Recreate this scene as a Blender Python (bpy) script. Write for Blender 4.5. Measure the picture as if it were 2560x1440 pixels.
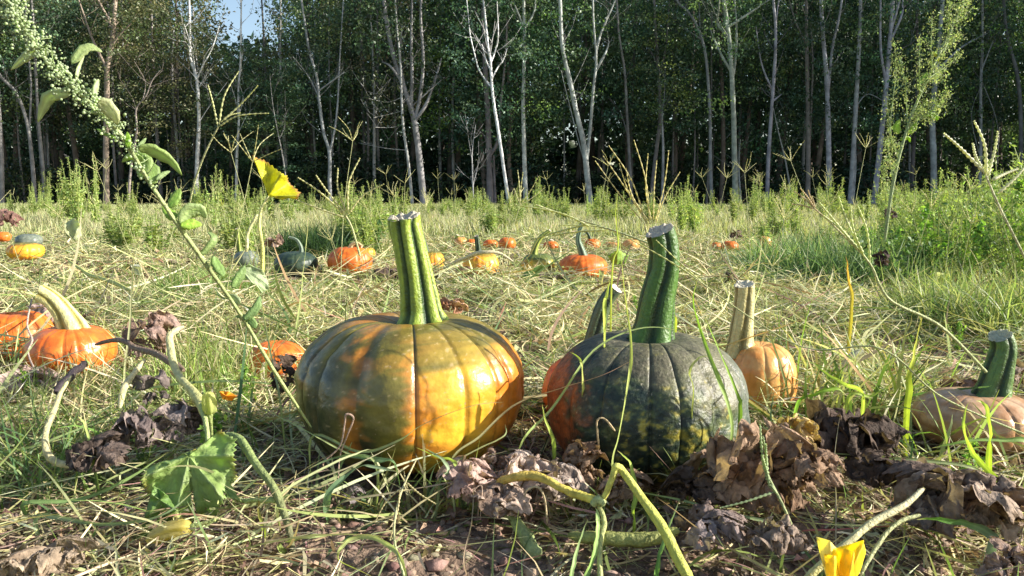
import bpy, math, random
import numpy as np
from mathutils import Vector

for o in list(bpy.data.objects): bpy.data.objects.remove(o)
S = bpy.context.scene
COL = S.collection
random.seed(7)
RNG = np.random.default_rng(11)

# ------------------------------------------------------------------ camera, sky, sun, exposure
CAMH, PITCH, FPX = 0.42, math.radians(6.83), 1920.0
cam_d = bpy.data.cameras.new('camera'); cam = bpy.data.objects.new('camera', cam_d); COL.objects.link(cam)
cam.location = (0, 0, CAMH); cam.rotation_euler = (math.pi/2-PITCH, 0, 0)
cam_d.sensor_width = 36; cam_d.lens = 27; cam_d.clip_start = 0.02; cam_d.clip_end = 6000
S.camera = cam
W = bpy.data.worlds.new('World'); S.world = W; W.use_nodes = True
SUN_EL, SUN_AZ = math.radians(24), math.radians(95)      # azimuth clockwise from +Y
sky = W.node_tree.nodes.new('ShaderNodeTexSky'); sky.sky_type = 'NISHITA'; sky.sun_disc = False
sky.sun_elevation = SUN_EL; sky.sun_rotation = SUN_AZ; sky.ozone_density = 0.5
bg = W.node_tree.nodes['Background']; bg.inputs[1].default_value = 0.10
W.node_tree.links.new(sky.outputs[0], bg.inputs[0])
sd = bpy.data.lights.new('sun', 'SUN'); sd.energy = 5.0; sd.angle = math.radians(0.53); sd.color = (1.0, 0.94, 0.84)
sun = bpy.data.objects.new('sun', sd); COL.objects.link(sun)
sv = Vector((math.sin(SUN_AZ)*math.cos(SUN_EL), math.cos(SUN_AZ)*math.cos(SUN_EL), math.sin(SUN_EL)))
sun.rotation_euler = sv.to_track_quat('Z', 'Y').to_euler(); sun.location = (8, -5, 8)
S.view_settings.view_transform = 'Standard'; S.view_settings.look = 'None'
S.view_settings.gamma = 1; S.view_settings.use_curve_mapping = False
S.view_settings.exposure = 1.08
S.render.resolution_x, S.render.resolution_y = 1024, 576

# ------------------------------------------------------------------ helpers
CP, SP = math.cos(PITCH), math.sin(PITCH)
def P(px, py, d):
    """point of the place seen at photo pixel (px,py), d metres ahead along the ground"""
    x = (px-1280)/FPX; u = -(py-720)/FPX
    Y = CP+SP*u; Z = -SP+CP*u; s = d/Y
    return np.array((x*s, d, CAMH+Z*s))
def G(px, py, z=0.0):
    x = (px-1280)/FPX; u = -(py-720)/FPX
    Y = CP+SP*u; Z = -SP+CP*u; s = (z-CAMH)/Z
    return np.array((x*s, Y*s, z))
def _h(i, j, k):
    n = (i*374761393+j*668265263+k*2147483647+k*1274126177) & 0xffffffff
    n = ((n ^ (n >> 13))*1274126177) & 0xffffffff
    n = ((n ^ (n >> 15))*2246822519) & 0xffffffff
    return ((n ^ (n >> 16)) & 0xffff)/65535.0
def vnoise(p):
    p = np.asarray(p, dtype=np.float64); i = np.floor(p).astype(np.int64); f = p-i; f = f*f*(3-2*f)
    i = i & 0xffff
    r = 0
    for a in (0, 1):
        wa = f[..., 0] if a else 1-f[..., 0]
        for b in (0, 1):
            wb = f[..., 1] if b else 1-f[..., 1]
            for c in (0, 1):
                wc = f[..., 2] if c else 1-f[..., 2]
                r = r+wa*wb*wc*_h(i[..., 0]+a, i[..., 1]+b, i[..., 2]+c)
    return r
def fbm(p, oct=4, seed=0.0):
    p = np.asarray(p)+seed*17.13+100; r = 0; a = .5; t = 0
    for _ in range(oct):
        r = r+a*vnoise(p); t += a; a *= .5; p = p*2.03+3.1
    return r/t
def sstep(a, b, x):
    t = np.clip((x-a)/(b-a), 0, 1); return t*t*(3-2*t)
def mixc(a, b, t):
    a = np.asarray(a, float); b = np.asarray(b, float); t = np.asarray(t)[..., None]
    return a*(1-t)+b*t

class MB:
    def __init__(s): s.V = []; s.F = []; s.C = []; s.n = 0
    def add(s, V, F, C=(.5, .5, .5)):
        V = np.asarray(V, float).reshape(-1, 3); F = np.asarray(F, np.int64)
        C = np.asarray(C, float)
        if C.ndim == 1: C = np.tile(C, (len(V), 1))
        C = C.reshape(-1, 3)
        s.V.append(V); s.C.append(C); s.F.append(F+s.n); s.n += len(V)
    def mesh(s, name, smooth=True):
        me = bpy.data.meshes.new(name)
        V = np.concatenate(s.V); C = np.concatenate(s.C)
        me.vertices.add(len(V)); me.vertices.foreach_set('co', V.astype(np.float32).ravel())
        loops = np.concatenate([f.ravel() for f in s.F])
        tot = np.concatenate([np.full(len(f), f.shape[1]) for f in s.F])
        st = np.concatenate([[0], np.cumsum(tot)[:-1]])
        me.loops.add(len(loops)); me.loops.foreach_set('vertex_index', loops.astype(np.int32))
        me.polygons.add(len(tot)); me.polygons.foreach_set('loop_start', st.astype(np.int32))
        me.polygons.foreach_set('loop_total', tot.astype(np.int32))
        me.update(calc_edges=True)
        a = me.color_attributes.new('Col', 'FLOAT_COLOR', 'POINT')
        a.data.foreach_set('color', np.c_[C, np.ones(len(C))].astype(np.float32).ravel())
        if smooth: me.polygons.foreach_set('use_smooth', np.ones(len(tot), bool))
        me.validate()
        return me
    def build(s, name, mat, parent=None, smooth=True, loc=None):
        me = s.mesh(name, smooth); me.materials.append(mat)
        return link(name, me, parent)
def link(name, me, parent=None):
    o = bpy.data.objects.new(name, me); COL.objects.link(o)
    if parent is not None:
        o.parent = parent; o.matrix_parent_inverse = parent.matrix_basis.inverted()
    return o
def tag(o, label=None, cat=None, group=None, kind=None):
    if label: o['label'] = label
    if cat: o['category'] = cat
    if group: o['group'] = group
    if kind: o['kind'] = kind
    return o
def empty(name, loc, label, cat, group=None):
    o = bpy.data.objects.new(name, None); COL.objects.link(o); o.location = tuple(float(v) for v in loc)
    o.empty_display_size = .05
    return tag(o, label, cat, group)
def copy_tree(o, parent=None):
    c = o.copy(); COL.objects.link(c); c.parent = parent
    for ch in list(o.children): copy_tree(ch, c)
    return c

def smooth_path(pts, n):
    pts = np.asarray(pts, float); m = len(pts)
    t = np.linspace(0, m-1, n); i = np.clip(t.astype(int), 0, m-2); f = (t-i)[:, None]
    p0 = pts[np.clip(i-1, 0, m-1)]; p1 = pts[i]; p2 = pts[i+1]; p3 = pts[np.clip(i+2, 0, m-1)]
    return .5*((2*p1)+(-p0+p2)*f+(2*p0-5*p1+4*p2-p3)*f**2+(-p0+3*p1-3*p2+p3)*f**3)
def frames(pts):
    T = np.gradient(pts, axis=0); T /= np.linalg.norm(T, axis=1)[:, None]+1e-12
    ref = np.array((0, 1., 0)) if abs(T[0][1]) < .8 else np.array((1., 0, 0))
    U = []
    u = np.cross(ref, T[0])
    for t in T:
        u = u-t*np.dot(u, t); u /= np.linalg.norm(u)+1e-12; U.append(u.copy())
    U = np.array(U); return T, U, np.cross(T, U)
def tube(mb, pts, rad, sides=6, col=(.5, .5, .5), lobes=0, amp=0, twist=0, cap=True, rough=0.0):
    pts = np.asarray(pts, float); n = len(pts); rad = np.broadcast_to(np.asarray(rad, float), (n,))
    T, U, B = frames(pts)
    th = np.linspace(0, 2*math.pi, sides, endpoint=False)
    ph = th[None, :]+twist*np.linspace(0, 1, n)[:, None]
    k = 1+amp*np.cos(lobes*ph) if lobes else np.ones((n, sides))
    if rough: k = k*(1+rough*(RNG.random((n, sides))-.5))
    R = rad[:, None]*k
    V = pts[:, None, :]+R[..., None]*(np.cos(ph)[..., None]*U[:, None, :]+np.sin(ph)[..., None]*B[:, None, :])
    i = np.arange(n-1)[:, None]*sides; j = np.arange(sides)[None, :]; j2 = (j+1) % sides
    F = np.stack([i+j, i+j2, i+sides+j2, i+sides+j], -1).reshape(-1, 4)
    col = np.asarray(col, float)
    if col.ndim == 2 and len(col) == n: C = np.repeat(col, sides, 0)
    elif col.ndim == 3: C = col.reshape(-1, 3)
    else: C = np.tile(col, (n*sides, 1))
    mb.add(V, F, C)
    if cap:
        for r, rev in ((0, True), (n-1, False)):
            idx = np.arange(sides)[None, :]
            V2 = V[r]; f = idx[:, ::-1] if rev else idx
            mb.add(V2, f, C[r*sides:(r+1)*sides])
def ribbons(mb, P0, head, elev, length, width, droop, curl, roll, cols, nseg=4, gz=None, cols2=None, zmin=0.002, tipw=.12, basew=.8):
    """many bent grass blades at once"""
    N = len(P0); p = np.array(P0, float); pts = [p.copy()]; sides = []
    th = head.copy(); al = elev.copy()
    for k in range(nseg+1):
        d = np.stack([np.cos(al)*np.cos(th), np.cos(al)*np.sin(th), np.sin(al)], -1)
        s = np.stack([-np.sin(th), np.cos(th), np.zeros(N)], -1)
        up = np.cross(d, s)
        t = k/nseg
        w = (basew+(1-basew)*min(1, t*4))*(1-(1-tipw)*max(0, (t-.45)/.55)**1.5)
        r = roll*(.4+.6*t)
        sides.append((s*np.cos(r)[:, None]+up*np.sin(r)[:, None])*(width*w*.5)[:, None])
        if k < nseg:
            p = p+d*(length/nseg)[:, None]
            if gz is not None:
                g = gz(p[:, 0], p[:, 1])+zmin; p[:, 2] = np.maximum(p[:, 2], g)
            pts.append(p.copy()); th = th+curl/nseg; al = al-droop/nseg
    V = np.stack([np.stack([a-b, a+b], 1) for a, b in zip(pts, sides)], 1)   # N,K+1,2,3
    K = nseg+1
    base = (np.arange(N)*K*2)[:, None, None]; kk = (np.arange(nseg)*2)[None, :, None]
    F = (base+kk+np.array([0, 1, 3, 2])[None, None, :]).reshape(-1, 4)
    if cols2 is None: C = np.repeat(cols, K*2, 0)
    else:
        t = np.linspace(0, 1, K)[None, :, None, None]
        C = (cols[:, None, None, :]*(1-t)+cols2[:, None, None, :]*t); C = np.broadcast_to(C, (N, K, 2, 3)).reshape(-1, 3)
    mb.add(V, F, C)
def leaves(mb, C0, nrm, axis, length, width, cols, fold=.25, droop=.2):
    """many small pointed leaves: 6 vertices, 4 triangles each"""
    N = len(C0); nrm = nrm/np.linalg.norm(nrm, axis=1)[:, None]
    axis = axis-nrm*(axis*nrm).sum(1)[:, None]; axis /= np.linalg.norm(axis, axis=1)[:, None]+1e-9
    sd_ = np.cross(nrm, axis); L = length[:, None]; Wd = width[:, None]
    v0 = C0; v1 = C0+axis*L*.4+sd_*Wd*.5+nrm*Wd*fold; v2 = C0+axis*L*.4-sd_*Wd*.5+nrm*Wd*fold
    v3 = C0+axis*L-nrm*L*droop; vm = C0+axis*L*.45
    V = np.stack([v0, v1, v3, v2, vm], 1)
    b = (np.arange(N)*5)[:, None, None]
    F = (b+np.array([[0, 4, 1], [1, 4, 2], [0, 3, 4], [3, 2, 4]])[None]).reshape(-1, 3)
    mb.add(V, F, np.repeat(cols, 5, 0))
def runit(n, up=0.0):
    v = RNG.normal(size=(n, 3)); v[:, 2] = v[:, 2]+up
    return v/np.linalg.norm(v, axis=1)[:, None]
def pick(pal, n, jit=.15):
    pal = np.asarray(pal, float); c = pal[RNG.integers(0, len(pal), n)]
    return np.clip(c*(1+jit*RNG.normal(size=(n, 1)))*(1+.06*RNG.normal(size=(n, 3))), .004, .95)

# ------------------------------------------------------------------ materials
def nodes(m): m.use_nodes = True; return m.node_tree.nodes, m.node_tree.links
def mat_attr(name, rough=.5, transl=0.0, spec=.4, bump=0.0, bscale=80, var=.25, vscale=30, objvar=0.0, tgain=1.4, speck=None):
    m = bpy.data.materials.new(name); N, L = nodes(m); b = N['Principled BSDF']
    at = N.new('ShaderNodeAttribute'); at.attribute_name = 'Col'
    tc = N.new('ShaderNodeTexCoord')
    nz = N.new('ShaderNodeTexNoise'); nz.inputs['Scale'].default_value = vscale; nz.inputs['Detail'].default_value = 5
    L.new(tc.outputs['Object'], nz.inputs['Vector'])
    mr = N.new('ShaderNodeMapRange'); mr.inputs[1].default_value = .25; mr.inputs[2].default_value = .75
    mr.inputs[3].default_value = 1-var; mr.inputs[4].default_value = 1+var
    L.new(nz.outputs[0], mr.inputs[0])
    mul = N.new('ShaderNodeVectorMath'); mul.operation = 'SCALE'
    L.new(at.outputs['Color'], mul.inputs[0]); L.new(mr.outputs[0], mul.inputs['Scale'])
    out = mul.outputs[0]
    if objvar:
        oi = N.new('ShaderNodeObjectInfo'); hs = N.new('ShaderNodeHueSaturation')
        m1 = N.new('ShaderNodeMapRange'); m1.inputs[3].default_value = 1-objvar; m1.inputs[4].default_value = 1+objvar
        L.new(oi.outputs['Random'], m1.inputs[0]); L.new(m1.outputs[0], hs.inputs['Value'])
        m2 = N.new('ShaderNodeMapRange'); m2.inputs[3].default_value = .5-objvar*.06; m2.inputs[4].default_value = .5+objvar*.03
        L.new(oi.outputs['Random'], m2.inputs[0]); L.new(m2.outputs[0], hs.inputs['Hue'])
        L.new(out, hs.inputs['Color']); out = hs.outputs[0]
    if speck:
        sp = N.new('ShaderNodeTexNoise'); sp.inputs['Scale'].default_value = speck[0]; sp.inputs['Detail'].default_value = 3
        L.new(tc.outputs['Object'], sp.inputs['Vector'])
        rp = N.new('ShaderNodeMapRange'); rp.inputs[1].default_value = speck[1]; rp.inputs[2].default_value = speck[1]+.05
        L.new(sp.outputs[0], rp.inputs[0])
        mx = N.new('ShaderNodeMix'); mx.data_type = 'RGBA'; mx.inputs[7].default_value = (*speck[2], 1)
        L.new(rp.outputs[0], mx.inputs[0]); L.new(out, mx.inputs[6]); out = mx.outputs[2]
    L.new(out, b.inputs['Base Color']); b.inputs['Roughness'].default_value = rough
    b.inputs['Specular IOR Level'].default_value = spec
    if bump:
        bz = N.new('ShaderNodeTexNoise'); bz.inputs['Scale'].default_value = bscale; bz.inputs['Detail'].default_value = 6
        L.new(tc.outputs['Object'], bz.inputs['Vector'])
        bp = N.new('ShaderNodeBump'); bp.inputs['Strength'].default_value = bump; bp.inputs['Distance'].default_value = .004
        L.new(bz.outputs[0], bp.inputs['Height']); L.new(bp.outputs[0], b.inputs['Normal'])
    if transl:
        tr = N.new('ShaderNodeBsdfTranslucent'); ms = N.new('ShaderNodeMixShader'); ms.inputs[0].default_value = transl
        g = N.new('ShaderNodeVectorMath'); g.operation = 'MULTIPLY'; g.inputs[1].default_value = (tgain, tgain*1.05, tgain*.55)
        L.new(out, g.inputs[0]); L.new(g.outputs[0], tr.inputs['Color'])
        L.new(b.outputs[0], ms.inputs[1]); L.new(tr.outputs[0], ms.inputs[2])
        L.new(ms.outputs[0], N['Material Output'].inputs[0])
    return m
M_GRASS = mat_attr('grass_blades', .5, .35, .3, var=.2, vscale=60)
M_STRAW = mat_attr('dry_straw', .6, .2, .3, var=.25, vscale=90)
M_LEAF = mat_attr('fresh_leaf', .45, .4, .4, .5, 220, .2, 60, speck=(300, .74, (.25, .22, .08)))
M_WEED = mat_attr('weed_leaf', .5, .4, .3, var=.2, vscale=40, objvar=.15)
M_TREE = mat_attr('forest_leaf', .42, .36, .5, var=.35, vscale=.9, objvar=.3, tgain=1.15)
M_BARK = mat_attr('bark', .85, 0, .2, .8, 14, .4, 3.0)
M_BARK2 = mat_attr('pale_bark', .8, 0, .2, .6, 12, .45, 5.0)
M_DRY = mat_attr('dry_crumpled_leaf', .75, .22, .25, 1.0, 210, .5, 110, tgain=1.3, speck=(120, .68, (.10, .06, .04)))
M_VINE = mat_attr('vine_skin', .6, .12, .3, .9, 260, .3, 110, speck=(240, .70, (.35, .30, .16)))
M_SKIN = mat_attr('pumpkin_skin', .33, 0, .62, .22, 140, .16, 45, speck=(190, .70, (.28, .22, .14)))
M_SKIND = mat_attr('dull_pumpkin_skin', .46, 0, .42, .5, 190, .3, 60, speck=(150, .69, (.30, .27, .19)))
M_SKIN2 = mat_attr('small_pumpkin_skin', .42, 0, .4, .15, 120, .16, 40)
M_STEM = mat_attr('stem_skin', .42, 0, .4, .5, 220, .25, 110)
M_CUT = mat_attr('cut_stem_flesh', .8, .1, .2, .9, 260, .25, 160)
M_PETAL = mat_attr('flower_petal', .5, .45, .3, .3, 90, .15, 50)
M_CLOD = mat_attr('soil_clods', .95, 0, .1, .8, 150, .3, 60)

def mat_soil():
    m = bpy.data.materials.new('soil'); N, L = nodes(m); b = N['Principled BSDF']
    tc = N.new('ShaderNodeTexCoord')
    n1 = N.new('ShaderNodeTexNoise'); n1.inputs['Scale'].default_value = 9; n1.inputs['Detail'].default_value = 10
    n2 = N.new('ShaderNodeTexNoise'); n2.inputs['Scale'].default_value = 85; n2.inputs['Detail'].default_value = 8
    for n in (n1, n2): L.new(tc.outputs['Object'], n.inputs['Vector'])
    r = N.new('ShaderNodeValToRGB'); e = r.color_ramp.elements
    e[0].position = .30; e[0].color = (.06, .042, .03, 1); e[1].position = .66; e[1].color = (.32, .225, .165, 1)
    mm = N.new('ShaderNodeMath'); mm.operation = 'MULTIPLY_ADD'; mm.inputs[1].default_value = .5
    L.new(n2.outputs[0], mm.inputs[0]); h = N.new('ShaderNodeMath'); h.operation = 'MULTIPLY'; h.inputs[1].default_value = .5
    L.new(n1.outputs[0], h.inputs[0]); L.new(h.outputs[0], mm.inputs[2]); L.new(mm.outputs[0], r.inputs[0])
    # away from the furrow the bare soil is matted with dry grass roots
    sx = N.new('ShaderNodeSeparateXYZ'); L.new(tc.outputs['Object'], sx.inputs[0])
    mr = N.new('ShaderNodeMapRange'); mr.inputs[1].default_value = 3; mr.inputs[2].default_value = 9; L.new(sx.outputs['Y'], mr.inputs[0])
    r2 = N.new('ShaderNodeValToRGB'); e = r2.color_ramp.elements
    e[0].position = .35; e[0].color = (.03, .035, .015, 1); e[1].position = .7; e[1].color = (.16, .16, .07, 1)
    L.new(n2.outputs[0], r2.inputs[0])
    mx = N.new('ShaderNodeMix'); mx.data_type = 'RGBA'; L.new(mr.outputs[0], mx.inputs[0]); L.new(r.outputs[0], mx.inputs[6]); L.new(r2.outputs[0], mx.inputs[7])
    # forest floor: dark brown ground under the trees
    mr2 = N.new('ShaderNodeMapRange'); mr2.inputs[1].default_value = 36; mr2.inputs[2].default_value = 38; L.new(sx.outputs['Y'], mr2.inputs[0])
    mx2 = N.new('ShaderNodeMix'); mx2.data_type = 'RGBA'; mx2.inputs[7].default_value = (.035, .028, .018, 1)
    L.new(mr2.outputs[0], mx2.inputs[0]); L.new(mx.outputs[2], mx2.inputs[6])
    L.new(mx2.outputs[2], b.inputs['Base Color']); b.inputs['Roughness'].default_value = .95
    b.inputs['Specular IOR Level'].default_value = .15
    bp = N.new('ShaderNodeBump'); bp.inputs['Strength'].default_value = 1; bp.inputs['Distance'].default_value = .012
    L.new(n2.outputs[0], bp.inputs['Height']); L.new(bp.outputs[0], b.inputs['Normal'])
    return m
M_SOIL = mat_soil()

# ------------------------------------------------------------------ ground
def gh(x, y):
    x = np.asarray(x, float); y = np.asarray(y, float)
    p = np.stack([x, y, np.zeros_like(x)], -1)
    near = np.exp(-np.maximum(y-1.0, 0)/5)
    h = (fbm(p*3.0, 3)-.5)*.05*near+(fbm(p*4.5, 3, 8)-.5)*.07*sstep(1.25, 1.7, y)*sstep(9, 4, y)+(fbm(p*.25, 2, 3)-.5)*.10*sstep(4, 14, y)
    h = h+(fbm(p*14, 4, 5)-.5)*.042*np.exp(-np.maximum(y-1.2, 0)/1.2)
    h = h-.012*sstep(2.2, 1.0, y)+.024*np.exp(-((y-.915-.02*np.sin(x*9))/.06)**2)*(.6+.8*fbm(p*5, 2, 12))
    return h
ny, nx = 430, 420
v = np.linspace(0, 1, ny); ys = -1.5+1.2*v+6.5*v**1.6+2000*v**16
u = np.linspace(-1, 1, nx); xs = 2.0*u+7*u**3+2000*np.sign(u)*np.abs(u)**15
X, Y = np.meshgrid(xs, ys); Z = gh(X, Y)*np.where(Y > 300, 0, 1)
mb = MB(); i = np.arange(ny-1)[:, None]*nx; j = np.arange(nx-1)[None, :]
mb.add(np.stack([X, Y, Z], -1), np.stack([i+j, i+j+1, i+nx+j+1, i+nx+j], -1).reshape(-1, 4))
ground = tag(mb.build('ground', M_SOIL), kind='structure')

# ------------------------------------------------------------------ forest
GREENS = [(.055, .10, .05), (.045, .09, .05), (.08, .12, .055), (.06, .095, .055), (.04, .075, .05)]
WARMS = [(.09, .115, .05), (.07, .105, .045), (.12, .12, .06), (.07, .10, .04), (.10, .10, .055)]
BLUES = [(.045, .09, .06), (.06, .11, .07), (.035, .07, .05)]
LIMES = [(.11, .17, .05), (.09, .14, .045), (.14, .18, .06)]
def crown_mesh(name, pal, h, r, nclump, nleaf, size, bottom=0.0, flat=.6):
    mb = MB()
    cz = bottom+(h-bottom)*RNG.random(nclump)**.8
    t = (cz-bottom)/(h-bottom); rad = r*np.sqrt(np.clip(1-(2*t-.85)**2*.72, .08, 1))
    a = RNG.random(nclump)*6.283; rr = rad*(.25+.75*RNG.random(nclump)**.6)
    cc = np.stack([rr*np.cos(a), rr*np.sin(a), cz], -1)
    cs = .35+.55*RNG.random(nclump)
    k = RNG.integers(0, nclump, nclump*nleaf)
    off = RNG.normal(size=(len(k), 3))*(cs[k]*.62)[:, None]; off[:, 2] *= flat
    ctr = cc[k]+off
    cl = pick(pal, nclump, .22)[k]*(1+.2*RNG.normal(size=(len(k), 1)))
    n = len(k); sz = size*(.6+.8*RNG.random(n))
    leaves(mb, ctr, runit(n, .7), runit(n), sz, sz*.62, np.clip(cl*1.75, .006, .6), .15, .15)
    return mb.mesh(name, False), cc
crowns = []
for pal, h, r, nc, nl, sz, bt in ((GREENS, 13, 2.7, 150, 50, .17, 2.0), (GREENS, 15, 2.9, 160, 50, .17, 4.0), (BLUES, 12, 2.5, 130, 50, .17, 1.0),
                                  (WARMS, 11.5, 2.9, 130, 55, .15, 4.0), (GREENS, 10, 2.6, 120, 50, .15, .8), (LIMES, 12, 2.4, 110, 45, .16, 2.5), (BLUES, 15, 3.0, 160, 50, .18, 3.0)):
    me, cc = crown_mesh('crown', pal, h, r, nc, nl, sz, bt); me.materials.append(M_TREE); crowns.append((me, cc, h))
# light upper crowns for the front trees (in local coordinates, trunk at origin)
fronts = []
for pal, sz in ((GREENS, .14), (LIMES+GREENS, .13), (WARMS, .12), (BLUES+GREENS, .14)):
    for q in range(2):
        me, cc = crown_mesh('crown', pal, 13.5, 2.3, 95, 55, sz, 3.6, .5); me.materials.append(M_TREE); fronts.append((me, cc))
def bark_cols(n, base, seed, white=False):
    t = np.linspace(0, 12, n); f = fbm(np.stack([t*3, t*0+seed, t*0], -1), 3)
    c = np.asarray(base)[None, :]*(.7+.6*f)[:, None]
    return c
def path_world(pl, d):
    return np.array([P(x, y, d) for x, y in pl])
GREY = (.27, .26, .25); WHITE = (.62, .62, .60); BROWN = (.20, .16, .13); PALEG = (.36, .40, .33); DARK = (.11, .095, .08)
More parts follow.
